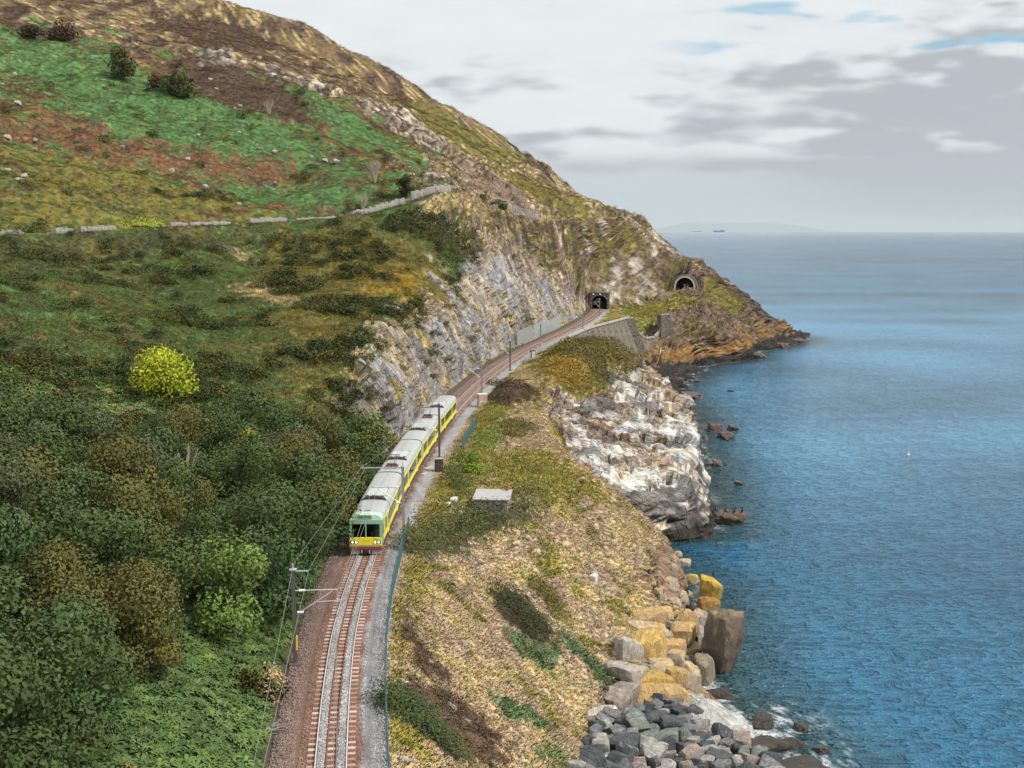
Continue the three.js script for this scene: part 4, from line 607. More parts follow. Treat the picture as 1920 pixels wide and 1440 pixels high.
{
  reseed(313);
  const S = (list, r) => list.map((p) => [p, r * rr(0.8, 1.2)]);
  thicket('bramble_thicket', 'dark green bramble thicket in front of the concrete hut', 'thicket', S([[-8.8, -108.5], [-7.86, -112], [-6.72, -115.25], [-5.47, -117.75], [-4.14, -119.75], [-2.96, -120.5], [-1.65, -120.75], [-0.11, -122], [1.36, -124.75], [-6.99, -109.5], [-5.68, -113.25], [-8.2, -105.75], [-9.32, -106.5], [-3.85, -117.5], [2.08, -127.5]], 1.75), 10000, 0.11, [0.10, 0.118, 0.032], 0.45);
  thicket('gorse_thicket', 'dense dark rounded bush alone in the middle of the dry slope', 'bush', S([[-1.09, -108.25], [-0.2, -108.5], [0.7, -108.25], [1.58, -107.75], [2.46, -107], [3.22, -106], [-0.49, -106], [0.97, -105.75], [1.93, -105]], 1.3), 5200, 0.1, [0.066, 0.072, 0.026], 0.4);
  thicket('gorse_thicket', 'olive bush touching the dense dark one on its uphill side', 'bush', S([[2.94, -114.5], [3.66, -114], [4.25, -113], [4.6, -111.25]], 1.1), 2200, 0.1, [0.15, 0.135, 0.03], 0.35);
  thicket('bramble_hedge', 'dark green bramble hedge running down from the fence at the bottom edge', 'hedge', S([[-7.75, -70.25], [-7.13, -70.5], [-6.5, -70.75], [-5.93, -71], [-5.35, -71], [-4.79, -70.5], [-4.3, -70], [-3.82, -69.5], [-3.35, -69], [-7.05, -69], [-6.14, -69.5], [-5.14, -69]], 1.05), 7000, 0.085, [0.070, 0.095, 0.032], 0.4);
  thicket('fern_clump', 'blue-green fern strip under the dense dark bush', 'ferns', S([[0, -100.75], [1.18, -102], [2.37, -102.75], [3.32, -102.75]], 0.75), 1600, 0.09, [0.13, 0.19, 0.085], 0.35);
  thicket('fern_clump', 'long blue-green fern strip on the slope above the yellow rocks', 'ferns', S([[4.95, -107.5], [5.79, -106.5], [6.62, -105.5], [7.46, -104.75], [8.28, -104]], 0.8), 1800, 0.09, [0.12, 0.18, 0.08], 0.35);
  thicket('gorse_thicket', 'gorse and heather crown of the knoll beside the bend, dark on its far side', 'thicket', S([[9.83, -259], [11.8, -259.25], [14.33, -263.25], [17.04, -265.25], [19.42, -262.25], [22.17, -264.25], [26.3, -280.5], [38.49, -374.5], [12.12, -246.75], [15.23, -250.75], [18.42, -251.5], [21.42, -252.25], [24.14, -252.25], [17.23, -240.75], [19.96, -239.75]], 3.1), 8000, 0.2, [0.125, 0.105, 0.028], 0.45, 0.5);
  thicket('gorse_thicket', 'golden flowering gorse on the near side of the knoll', 'thicket', S([[7.57, -242], [9.33, -242.75], [11.04, -237.5], [8.19, -228.75], [10.25, -229], [12.72, -233], [12.27, -228.25], [9.59, -223]], 2.3), 4200, 0.17, [0.27, 0.18, 0.03], 0.45, 0.5);
  thicket('heather_bank', 'dark brown heather bank with a cut edge behind the painted hut', 'thicket', S([[-3.2, -223.5], [-1.38, -205.5], [0.18, -204.5], [1.85, -206], [3.34, -206.75], [-2.63, -195.75], [-0.86, -191.75], [-1.66, -184.75]], 1.7), 4200, 0.13, [0.085, 0.052, 0.036], 0.4, 0.55);
  thicket('gorse_thicket', 'olive hummock on the grassy top above the white cliff', 'bush', S([[-0.15, -170.75], [1.16, -172.5], [2.45, -170.25], [0.45, -165.75]], 1.6), 2400, 0.12, [0.14, 0.115, 0.03], 0.4, 0.5);
  thicket('bramble_thicket', 'dark green bramble below the short fence beside the rear carriages', 'thicket', S([[-6.86, -149], [-7.1, -142.75], [-6.15, -138.75], [-7.04, -136.5], [-5.89, -132.75], [-5.17, -129.5]], 1.15), 2600, 0.1, [0.075, 0.105, 0.03], 0.4);
  thicket('gorse_thicket', 'dark scrub lying across the spur below the wall bend', 'thicket', S([[-27.45, -283.25], [-24.59, -286.25], [-21.64, -289], [-18.55, -290.25], [-15.72, -292], [-13.24, -294], [-11.5, -296], [-22.5, -283.5], [-18.96, -286.5]], 2.7), 5200, 0.24, [0.085, 0.078, 0.028], 0.4, 0.5);
  thicket('gorse_thicket', 'dark green scrub patch on the right flank of the spur', 'thicket', S([[-11.72, -302.25], [-10.2, -304.5], [-9.15, -305], [-10.63, -301.25]], 2.2), 1800, 0.22, [0.095, 0.105, 0.03], 0.4, 0.5);
  thicket('grass_clump', 'tuft of tall straw grass at the ballast edge left of the mast foot', 'grass', S([[-15.23, -73.5], [-15.02, -71.75], [-14.98, -70.25]], 0.7), 900, 0.11, [0.5, 0.36, 0.19], 0.3);
  thicket('grass_clump', 'lime yellow grass bank along the path wall', 'grass', S([[-78.03, -243.25], [-77.16, -246], [-75.89, -247.5], [-74.45, -248.5], [-72.86, -249]], 2.0), 1800, 0.2, [0.36, 0.40, 0.06], 0.3, 0.55);
  const log = thing('dead_branch', 'grey dead branches lying at the edge of the ballast, bottom left of the track', 'branch', [-14.07, 14.68, -65.75]), lg = []; for (let i = 0; i < 9; i++) { const a = rr(-0.6, 0.6) + (i % 2 ? 3.1 : 0); lg.push(limb([rr(-0.4, 0.4), rr(0.05, 0.2), rr(-0.2, 0.2)], [Math.cos(a) * rr(0.8, 1.9), rr(0.1, 0.6), Math.sin(a) * rr(0.3, 1.2)], 0.06, 0.015, 5)); } mesh('branch_wood', merge(lg), std(0.30, 0.27, 0.27, 0.9), log);
}

// ---------------------------------------------------------------- boulders and sea rocks
function boulderGeo(planes, detail, rough, flat = 1) { // a block bounded by irregular faces, its edges worn
  const g = mergeVertices(new THREE.IcosahedronGeometry(1, detail).deleteAttribute('uv').deleteAttribute('normal')), p = g.attributes.position, N = [], off = rr(0, 50);
  for (const a of [V(1, 0, 0), V(-1, 0, 0), V(0, 1, 0), V(0, -1, 0), V(0, 0, 1), V(0, 0, -1)]) N.push([a.add(V(rr(-0.3, 0.3), rr(-0.3, 0.3), rr(-0.3, 0.3))).normalize(), rr(0.62, 0.82)]);
  for (let i = 6; i < planes; i++) { const v = V(rr(-1, 1), rr(-1, 1), rr(-1, 1)).normalize(); N.push([v, rr(0.72, 0.98)]); }
  for (let i = 0; i < p.count; i++) {
    const v = V().fromBufferAttribute(p, i); let r = 1.3, s = 0;
    for (const [n, d] of N) { const c = n.dot(v); if (c > 0.05) s += Math.exp(-42 * (d / c)); }
    r = Math.min(r, s > 0 ? -Math.log(s) / 42 : r);
    r *= 1 + rough * (0.6 * n3(v.x * 2 + off, v.y * 2, v.z * 2) + 0.4 * n3(v.x * 5 + off, v.y * 5, v.z * 5));
    p.setXYZ(i, v.x * r, v.y * r * flat, v.z * r);
  }
  g.computeVertexNormals(); return toCreasedNormals(g, 0.42);
}
function paintRock(g, base, lich, dark, seedOff = 0, sz = [2, 2, 2]) { // lichen on the upper, seaward faces; joints and stains of the stone itself
  const p = g.attributes.position, n = g.attributes.normal, c = new Float32Array(p.count * 3), uv = new Float32Array(p.count * 2);
  for (let i = 0; i < p.count; i++) {
    const x = p.getX(i), y = p.getY(i), z = p.getZ(i), a = n3(x * 1.7 + seedOff, y * 1.7, z * 1.7), b = n3b(x * 4.5 + seedOff, y * 4.5, z * 4.5), k = 1 + 0.2 * a + 0.16 * b, l = lich ? sst(0.05, 0.5, lich[3] + 0.5 * a + 0.3 * b + 0.35 * n.getY(i)) : 0, w = dark ? sst(-0.15, -0.5, y + 0.2 * a) : 0;
    for (let q = 0; q < 3; q++) c[i * 3 + q] = Math.min(0.85, lerp(lerp(base[q] * k, l ? lich[q] * (1 + 0.2 * b) : 0, l), 0.035, w));
    const nx = Math.abs(n.getX(i)), ny = Math.abs(n.getY(i)), nz = Math.abs(n.getZ(i)), X = x * sz[0] / 2, Y = y * sz[1] / 2, Z = z * sz[2] / 2;
    uv[i * 2] = (nx > ny && nx > nz ? Z : X) + seedOff * 0.37; uv[i * 2 + 1] = ny > nx && ny > nz ? Z : Y;
  }
  g.setAttribute('color', new THREE.BufferAttribute(c, 3)); g.setAttribute('uv', new THREE.BufferAttribute(uv, 2)); return g;
}
const stone = new THREE.MeshStandardMaterial({ vertexColors: true, roughness: 0.85, map: rep(rockMap, 0.17, 0.17), bumpMap: rep(rockMap, 0.17, 0.17), bumpScale: 0.2 });
const wetStone = new THREE.MeshStandardMaterial({ vertexColors: true, roughness: 0.45, map: rep(rockMap, 0.3, 0.3), bumpMap: rep(rockMap, 0.3, 0.3), bumpScale: 0.2 });
const YEL = [0.55, 0.365, 0.15], ORA = [0.40, 0.2, 0.04], PALE = [0.52, 0.45, 0.37], GREY = [0.34, 0.32, 0.29], BROWN = [0.17, 0.125, 0.09], WHITE = [0.72, 0.70, 0.66], DARK = [0.06, 0.045, 0.035];
function rock(label, at, s, base, lich, o = {}) {
  const g = paintRock(boulderGeo(o.planes ?? 17, 4, o.rough ?? 0.07), base, lich, o.dark, rr(0, 90), s);
  const r = tag(mesh(o.name ?? 'boulder', g, o.wet ? wetStone : stone), label, o.cat ?? 'boulder', o.group);
  r.scale.set(s[0] / 2, s[1] / 2, s[2] / 2); r.position.set(at[0], at[1] + (o.lift ?? s[1] * 0.28), at[2]); r.rotation.set(o.rx ?? rr(-0.12, 0.12), o.ry ?? rr(0, 6.28), o.rz ?? rr(-0.12, 0.12)); return r;
}
{
  reseed(77);
  const yellow = [...YEL, 0.28], some = [...YEL, 0.0], gold = [0.54, 0.35, 0.10, 0.3];
  rock('tall dark brown sea stack with a grey and gold top, standing in the water', [20.87, 0, -115.26], [4.2, 8.6, 4.6], [0.145, 0.112, 0.085], [0.40, 0.30, 0.14, -0.3], { lift: 2.7, planes: 20, rough: 0.1, ry: 0.6, rz: -0.12, name: 'sea_stack', cat: 'rock' });
  rock('bright yellow lichened boulder perched above the tall dark stack, a bird on top', [21.86, 3.69, -129], [3.2, 3.9, 3.4], [0.34, 0.25, 0.12], [0.6, 0.38, 0.035, 0.3], { lift: 0, ry: 1.1 });
  rock('orange-brown boulder wedged below the bright yellow one', [21.45, 2.26, -127], [2.8, 3.2, 3.2], [0.30, 0.19, 0.09], [...ORA, 0.2], { lift: 0, ry: 0.3 });
  rock('grey block between the orange-brown boulder and the stack', [19.89, 2.5, -123], [2.4, 2.8, 2.4], GREY, some, { lift: -0.2 });
  rock('golden boulder beside the bright yellow one, on its landward side', [22.32, -0.04, -144.75], [2.0, 3.0, 2.2], PALE, gold, { lift: 0 });
  const G1 = 'pale stones along the crest of the yellow outcrop';
  for (const [p, s] of [[[22.21, -0.01, -157], 1.6], [[22.57, -0.06, -152.5], 2.0], [[17.93, 5.48, -131.25], 1.7], [[17.14, 5.17, -126.5], 2.0], [[18.51, 3.23, -127.75], 2.1], [[16.97, 4.41, -122.5], 1.6], [[20.96, -0.03, -139], 1.7]]) rock('pale weathered stone on the crest of the yellow sea outcrop', p, [s, s * 1.05, s * 1.1], PALE, [...YEL, -0.12], { lift: 0, group: G1 });
  rock('long peach-yellow slab, uppermost on the outcrop face', [13.59, 4.65, -116], [5.4, 2.5, 3.9], [0.55, 0.38, 0.24], yellow, { planes: 10, rough: 0.035, ry: 0.2, lift: 0 });
  rock('cracked pale slab under the uppermost peach-yellow one', [13.37, 4.18, -114], [5.6, 2.0, 3.6], PALE, some, { planes: 10, rough: 0.035, ry: 0.15, lift: 0 });
  rock('broad golden ledge block, right end of the upper ledge', [17.45, 2.87, -120.5], [5.0, 3.8, 4.1], [0.5, 0.36, 0.2], yellow, { planes: 10, rough: 0.035, ry: 0.1, lift: 0 });
  rock('golden rectangular block below the upper ledge', [16.87, 2.81, -117.5], [4.8, 2.2, 3.3], [0.5, 0.36, 0.2], yellow, { planes: 10, rough: 0.035, ry: -0.1, lift: 0 });
  rock('big rounded yellow boulder in the middle of the outcrop face', [12.89, 3.58, -110.5], [4.3, 4.3, 4.1], [0.56, 0.4, 0.18], gold, { planes: 10, rough: 0.035, lift: 0 });
  rock('yellow block right of the big rounded yellow boulder', [15.45, 2.92, -112.5], [3.6, 2.6, 3.3], [0.52, 0.38, 0.2], yellow, { planes: 10, rough: 0.035, ry: 0.1, lift: 0 });
  rock('banded tan and grey block at the right of the middle ledge', [17.93, 0.85, -117.5], [3.1, 2.9, 3.0], [0.48, 0.36, 0.26], some, { planes: 10, rough: 0.035, ry: 0.1, lift: 0 });
  rock('grey upright slab at the right end of the middle ledge', [19.63, -0.07, -121], [2.3, 4.9, 3.3], GREY, [...YEL, -0.5], { planes: 10, rough: 0.035, lift: 0 });
  rock('tall smooth pale grey slab at the left of the outcrop face', [10.81, 3.57, -108.5], [2.9, 4.7, 2.9], [0.46, 0.42, 0.36], null, { planes: 10, rough: 0.035, ry: 0.3, lift: 0 });
  rock('pale grey split boulder below the tall smooth slab', [10.27, 2.65, -105.75], [4.1, 3.2, 3.6], [0.46, 0.41, 0.35], null, { planes: 10, rough: 0.035, lift: 0 });
  rock('creamy stones cluster, small block in the middle of the lower face', [13.91, 2.44, -108.75], [3.1, 2.2, 2.9], [0.62, 0.52, 0.38], some, { planes: 10, rough: 0.035, lift: 0 });
  rock('white upright block above the lowest yellow ledge', [15.41, 2.26, -110.5], [2.5, 3.2, 2.5], [0.62, 0.55, 0.46], some, { planes: 10, rough: 0.035, lift: 0 });
  rock('dark-edged yellow ledge across the lower face', [13.21, 1.85, -106.5], [5.6, 2.2, 3.3], [0.5, 0.37, 0.14], gold, { planes: 10, rough: 0.035, ry: 0.12, lift: 0 });
  rock('long white grooved buttress block, right of the dark-edged ledge', [16.49, 1.06, -108], [3.0, 5.8, 4.1], [0.6, 0.54, 0.46], some, { planes: 10, rough: 0.035, lift: 0, rz: -0.2 });
  rock('tan grooved block left of the white grooved buttress', [15.32, 1.56, -107.5], [2.4, 4.0, 3.0], [0.5, 0.38, 0.24], yellow, { planes: 10, rough: 0.035, lift: 0 });
  rock('dark streaked rock at the foot of the white buttress, by the water', [18.55, -0.07, -112], [2.6, 6.2, 4.5], [0.26, 0.22, 0.16], [...YEL, -0.45], { planes: 10, rough: 0.035, lift: 0, dark: true });
  rock('large smooth golden boulder lowest on the outcrop, above the grey boulders', [13.35, 1.21, -104], [6.2, 3.5, 3.9], [0.6, 0.42, 0.2], yellow, { planes: 10, rough: 0.035, ry: 0.1, lift: 0 });
  rock('pinkish grey slab left of the lowest golden boulder', [9.84, 1.62, -103], [4.1, 3.6, 3.3], [0.36, 0.3, 0.26], null, { planes: 10, rough: 0.035, lift: 0, rz: -0.4 });
  rock('flat grey slab at the foot of the grass slope', [8, 1.47, -100.25], [3.9, 1.3, 3.0], [0.5, 0.46, 0.4], null, { planes: 10, rough: 0.035, ry: 0.1, lift: 0 });
  rock('white angular rock alone on the dry grass slope', [8.37, 7.62, -119.5], [1.15, 1.1, 1.0], [0.82, 0.81, 0.79], null, { planes: 9, rough: 0.02 });
  // smaller broken stone lodged between the blocks of the outcrop
  const bits = [paintRock(boulderGeo(9, 2, 0.05), [0.52, 0.42, 0.30], [...YEL, 0.0], false, 5), paintRock(boulderGeo(9, 2, 0.05), [0.40, 0.35, 0.29], null, false, 9), paintRock(boulderGeo(9, 2, 0.05), [0.5, 0.34, 0.16], null, false, 15)], fg = [];
  for (let i = 0; i < 230; i++) { const p = pick([[12.58, 4.39, -114], [14.31, 4.24, -115.25], [16.02, 3.15, -115.25], [12.87, 3.83, -111.75], [14.54, 3.48, -112.75], [16.83, 2.33, -116], [11.49, 3.25, -108.25], [13.31, 2.8, -108.75], [14.54, 2.01, -108.5], [16.37, 1.53, -110.75], [11.84, 2.37, -106.75], [12.89, 1.52, -105], [14.66, 1.22, -105.5], [16.06, 0.91, -105], [10.89, 1.87, -104.5], [17.72, 5.01, -128.25], [18.33, 3.8, -128.25], [18.58, 2.54, -126.5], [16.13, 4.8, -121.25], [15.2, 4.63, -118.25], [18.89, 5.12, -134.25]]), x = p[0] + rr(-1.6, 1.6), z = p[2] + rr(-1.6, 1.6), q = rr(0.18, 0.55), g = pick(bits).clone(); g.scale(q * 1.3, q * 0.8, q); g.rotateY(rr(0, 6)); g.translate(x, ground(x, z) + q * 0.3, z); fg.push(g); }
  const rub = tag(mesh('broken_stone', merge(fg), stone), 'broken cream and ochre stone lodged between the blocks of the yellow outcrop', 'stones'); rub.userData.kind = 'stuff';
  // outcrops in the grass by the near fence
  const strip = (label, at, s, ry) => rock(label, at, s, [0.47, 0.43, 0.38], null, { ry, lift: 0, rough: 0.14 });
  strip('grey flat outcrop in the verge beside the near fence', [-7.19, 14.18, -74.75], [1.9, 0.6, 0.7], -0.9);
  strip('thin pale rock rib running down the slope above the heather', [-4.45, 11.99, -76.75], [2.9, 0.5, 0.45], -0.85);
  strip('small pale rib end, below the thin rock rib', [-3.12, 10.94, -76.25], [1.3, 0.4, 0.4], -0.85);
  strip('pale rock flush with the turf at the bottom edge by the fence', [-6.11, 14.33, -63], [1.5, 0.4, 0.6], -0.5);
  strip('two-part pale rock in the dry grass, upper piece', [-6.33, 12.74, -94.5], [0.9, 0.45, 0.5], -0.7);
  strip('two-part pale rock in the dry grass, lower piece', [-5.57, 12.21, -94.75], [1.2, 0.4, 0.5], -0.7);
  // pale shelf and dark weedy shelf by the surf
  rock('broad pale rock shelf between the grey boulders and the surf', [18.07, 0.47, -101], [6.6, 2.0, 7.0], [0.46, 0.46, 0.43], null, { lift: -0.1, ry: 0.3, rough: 0.12, name: 'rock_shelf', cat: 'rock' });
  rock('square white block on the seaward edge of the grey boulders', [19.39, 0.26, -98], [3.2, 2.2, 2.4], [0.50, 0.50, 0.47], null, { lift: 0.1, ry: 0.15, planes: 9 });
  const wet = (label, at, s, o = {}) => rock(label, at, s, DARK, o.l ?? null, { wet: true, lift: -s[1] * 0.1, rough: 0.16, cat: 'rock', name: 'shore_rock', ...o });
  wet('long dark weed-covered ledge beside the pale shelf', [20.96, 0.2, -96.1], [7.4, 2.4, 4.4], { ry: 0.5 });
  wet('dark wet ledge at the bottom edge of the picture', [23.21, 0.1, -91.99], [6.5, 1.7, 4.0], { ry: 0.5 });
  wet('dark weedy rock with a rock pool, nearest the white spray', [22.29, 0.2, -101.63], [4.2, 1.6, 2.4]);
  wet('small black rock in the spray', [25.33, 0, -100.49], [2.3, 1.3, 1.7]);
  wet('black rock farther out in the foam', [23.79, 0, -97.29], [2.8, 1.3, 2.0]);
  wet('lone black rock at the outer edge of the foam', [25.93, 0, -95.92], [2.0, 1.1, 1.6]);
  wet('low dark rock washed by foam behind the lowest golden boulder', [19, 0.1, -107.92], [3.8, 1.5, 2.2]);
  // rocks in the sea
  const sea = (label, at, s, base = [0.10, 0.07, 0.055]) => rock(label, at, s, base, [0.2, 0.12, 0.06, -0.45], { wet: true, lift: s[1] * 0.12, dark: false, rough: 0.2, planes: 12, cat: 'sea rock', name: 'sea_rock' });
  sea('big flat-topped sea rock with cormorants, off the white cliff', [32.38, 0, -175.41], [5.4, 3.4, 4.5]);
  sea('black jagged sea rock, left of the group off the dark cave', [44.25, 0, -258.61], [4.4, 3.0, 4]);
  sea('black sea rock, right rear of the group off the dark cave', [48.47, 0, -260.03], [3.2, 2.2, 3]);
  sea('brown black sea rock, in front of the group off the dark cave', [45.12, 0, -249.08], [5.2, 2.8, 3.6]);
  sea('small brown sea rock just below the jagged group', [38.29, 0, -219.5], [2.5, 1.7, 2.2], [0.17, 0.12, 0.09]);
  sea('tiny rock beside the small brown one', [36.79, 0, -220.02], [1.3, 0.7, 1.2]);
  sea('lone low brown rock in open water right of the white cliff', [39.13, 0, -203.33], [1.8, 0.9, 1.4], [0.16, 0.11, 0.08]);
  sea('small dark rock at the foot of the dark cave cliff', [40.63, 0, -249.08], [1.8, 1.3, 1.6], [0.2, 0.15, 0.12]);
  sea('tiny dark rock near the gully mouth', [59.66, 0, -323.75], [2.0, 0.8, 2]);
  sea('low dark skerry in the gully', [52.81, 0, -344.77], [3.4, 1.3, 2.6]);
  sea('long dark tidal ledge, upper one in the gully', [48.87, 0, -349.81], [9, 2.8, 7]);
  sea('long dark tidal ledge, lower one in the gully', [46.06, 0, -311.09], [8, 2.6, 7]);
  sea('black boulder at the lower mouth of the gully', [44.33, 0, -290.23], [2.4, 1.5, 2.2]);
  sea('low rock in the shadow of the cliff snout', [29.01, 0, -162.77], [1.6, 0.6, 1.2], [0.14, 0.1, 0.08]);
  sea('outermost islet off the headland tip', [121.94, 0, -501.04], [7.5, 3, 5]);
  sea('long islet in the middle of the group off the headland tip', [111.27, 0, -467.11], [8.5, 3.2, 5]);
  sea('rounded islet nearest the camera off the headland tip', [100.62, 0, -445.53], [6.2, 3.6, 5]);
  sea('dark rock joining the headland tip to the islets', [113.66, 0, -488.38], [7, 3.4, 6]);
  sea('end rock of the brown headland', [85.26, 0, -411.27], [6.5, 3.2, 5]);
  // the heap of grey boulders placed as sea defence
  const kinds = []; for (let i = 0; i < 9; i++) kinds.push(boulderGeo(9 + (i % 3), 3, 0.035));
  const shades = [['dark slate grey', [0.085, 0.09, 0.10]], ['mid grey', [0.19, 0.19, 0.195]], ['pale stone', [0.40, 0.385, 0.36]], ['greenish grey', [0.20, 0.22, 0.20]], ['pinkish tan', [0.36, 0.29, 0.25]]];
  const protos = shades.map((s) => kinds.map(() => null)), AREA = [[6.05, -92.75], [7.38, -98], [10.34, -101.25], [13.65, -103.25], [16.02, -102.75], [16.33, -98], [19.76, -95.25], [21.28, -93], [19.46, -86.5], [3.57, -76.25]], put = [];
  const ab = [Math.min(...AREA.map((p) => p[0])), Math.max(...AREA.map((p) => p[0])), Math.min(...AREA.map((p) => p[1])), Math.max(...AREA.map((p) => p[1]))];
  for (let k = 0; k < 20000 && put.length < 290; k++) {
    const x = rr(ab[0], ab[1]), z = rr(ab[2], ab[3]), s = rr(1.05, 2.2); if (!inside(AREA, x, z)) continue;
    if (put.some((p) => Math.hypot(p[0] - x, p[1] - z) < 0.355 * (p[2] + s))) continue;
    put.push([x, z, s]);
  }
  for (const [x, z, s] of put) {
    const u = rnd(), w = u < 0.33 ? 0 : u < 0.60 ? 1 : u < 0.80 ? 2 : u < 0.92 ? 3 : 4, k = Math.floor(rr(0, 9)), S = shades[w]; let r = protos[w][k];
    if (!r) { r = protos[w][k] = tag(mesh('armour_boulder', paintRock(kinds[k].clone(), S[1], null, false, k * 7), stone), S[0] + ' angular boulder in the heap at the foot of the slope', 'boulder', S[0] + ' boulders of the heap'); } else { r = r.clone(); r.name = numbered('armour_boulder'); scene.add(r); }
    r.scale.set(s * 0.56 * rr(0.85, 1.15), s * 0.5 * rr(0.8, 1.1), s * 0.56 * rr(0.85, 1.15)); r.position.set(x, Math.max(0.2, ground(x, z)) + s * 0.3 + rr(-0.1, 0.3), z); r.rotation.set(rr(-0.4, 0.4), rr(0, 6.28), rr(-0.4, 0.4));
  }
  console.log('boulders', put.length);
  // loose white stones on the upper hill
  const loose = paintRock(boulderGeo(10, 2, 0.08), [0.5, 0.46, 0.41], null, false, 3); let first = null;
  for (const p of [[-148.67, 91.79, -360], [-138.73, 82.69, -334.5], [-142.01, 87.64, -351.25], [-126.18, 72.72, -305], [-127.02, 75.72, -315.25], [-122.84, 74.21, -313.5], [-117.3, 64.63, -284.25], [-112.36, 64.27, -287.75], [-107.36, 55.81, -259], [-102.64, 53.45, -253.25], [-103.19, 54.4, -257.5], [-109.83, 61.73, -281], [-95.81, 63.51, -300.25], [-84.2, 68.63, -328], [-79.56, 67.66, -328.25], [-81.09, 60.93, -304.75], [-81.77, 57.44, -292.5], [-80.96, 80.05, -364.75], [-75.69, 70.19, -338.75], [-71.91, 67.6, -333.25], [-68.94, 65.95, -330], [-63.73, 64.09, -327.5], [-81.78, 78.93, -361.25], [-94.3, 89.89, -384.5], [-90.68, 85.99, -376], [-62.22, 86.99, -399.75], [-60.58, 84.17, -392.25], [-54.11, 62.57, -328], [-50.13, 61.82, -327.25], [-47.31, 61.55, -327.5], [-59.31, 55, -304.5], [-62.6, 49.01, -277.5], [-72.43, 53.45, -287]]) {
    const r = first ? first.clone() : (first = tag(mesh('hill_stone', loose, stone), 'loose whitish stone lying on the upper hillside', 'stone', 'loose whitish stones on the upper hillside')); if (r !== first) { r.name = numbered('hill_stone'); scene.add(r); }
    const s = rr(0.45, 1.05); r.scale.set(s, s * 0.7, s * 0.9); r.position.set(p[0], ground(p[0], p[2]) + 0.3, p[2]); r.rotation.set(rr(-0.3, 0.3), rr(0, 6), rr(-0.3, 0.3));
  }
}

// ---------------------------------------------------------------- railway
reseed(501);
const RAIL = 15;
const trackDir = (d) => { const e = (trackX(d + 0.5) - trackX(d - 0.5)), l = Math.hypot(e, 1); return [e / l, -1 / l]; };      // unit vector going away, in x and z
const onTrack = (d, off, y = RAIL) => { const t = trackDir(d); return [trackX(d) - t[1] * off, y, -d + t[0] * off]; };              // off: metres to the right
const turnAt = (d) => { const t = trackDir(d); return Math.atan2(-t[0], -t[1]); };
const stepsD = []; for (let d = 34; d <= 446; d += 0.8) stepsD.push(d);
function sweep(profile, ds, shade) { // profile: [offset, height] pairs from left to right
  const P = [], I = [], K = [], U = [], n = profile.length;
  ds.forEach((d) => profile.forEach(([o, y], j) => { const p = onTrack(d, o, y); P.push(...p); U.push(o, d); if (shade) K.push(...shade(o, d, j)); }));
  for (let i = 0; i < ds.length - 1; i++) for (let j = 0; j < n - 1; j++) { const a = i * n + j; I.push(a, a + 1, a + n, a + 1, a + n + 1, a + n); }
  const g = new THREE.BufferGeometry(); g.setAttribute('position', new THREE.Float32BufferAttribute(P, 3)); g.setAttribute('uv', new THREE.Float32BufferAttribute(U, 2)); if (shade) g.setAttribute('color', new THREE.Float32BufferAttribute(K, 3)); g.setIndex(I); g.computeVertexNormals(); return g;
}
const gravel = noiseTexture(512, 60, (x, y, z, w) => 0.82 + 0.42 * tor(x, y, z, w, 1) + 0.3 * tor(x, y, z, w, 2.1), false);
const bedShade = (o, d) => {
  const n = n3(o * 0.8, d * 0.25, 1), m = n3b(o * 2, d * 0.9, 5), grey = Math.max(sst(1.35, 1.95, o + 0.25 * n), sst(0.30, 0.34, Math.abs(o)) * sst(0.86, 0.8, Math.abs(o))), rust = sst(1.5, 0.9, Math.abs(o)) * (1 - grey) + 0.5 * sst(-2.6, -1.6, o) * (1 - grey), far = sst(90, 240, d);
  const brown = [0.205, 0.145, 0.12], gr = [0.35, 0.345, 0.35], ru = [0.225, 0.105, 0.065], k = 1 + 0.14 * n + 0.12 * m, pale = sst(0.2, 0.6, n3(o * 0.4, d * 0.08, 8)) * 0.3;
  return [0, 1, 2].map((q) => { let c = lerp(brown[q], ru[q], clamp(rust)); c = lerp(c, gr[q], grey * (o > 1 ? 0.92 : 0.85 - 0.45 * far)); return c * k * (1 + pale * 0.4); });
};
struct('ballast_bed', sweep([[-3.7, 14.4], [-3.2, 14.66], [-2.7, 14.68], [-2.1, 14.72], [-1.75, 14.79], [-1.4, 14.81], [-1.1, 14.82], [-0.88, 14.82], [-0.8, 14.86], [-0.74, 14.9], [-0.55, 14.91], [-0.36, 14.9], [-0.31, 14.84], [-0.26, 14.81], [0, 14.8], [0.26, 14.81], [0.31, 14.84], [0.36, 14.9], [0.55, 14.91], [0.74, 14.9], [0.8, 14.86], [0.88, 14.82], [1.1, 14.82], [1.4, 14.81], [1.75, 14.79], [2.1, 14.74], [2.6, 14.7], [3.1, 14.66], [3.35, 14.4]], stepsD, bedShade), new THREE.MeshStandardMaterial({ vertexColors: true, roughness: 0.95, map: rep(gravel, 1 / 3, 1 / 3), bumpMap: rep(gravel, 1 / 3, 1 / 3), bumpScale: 0.06 }));
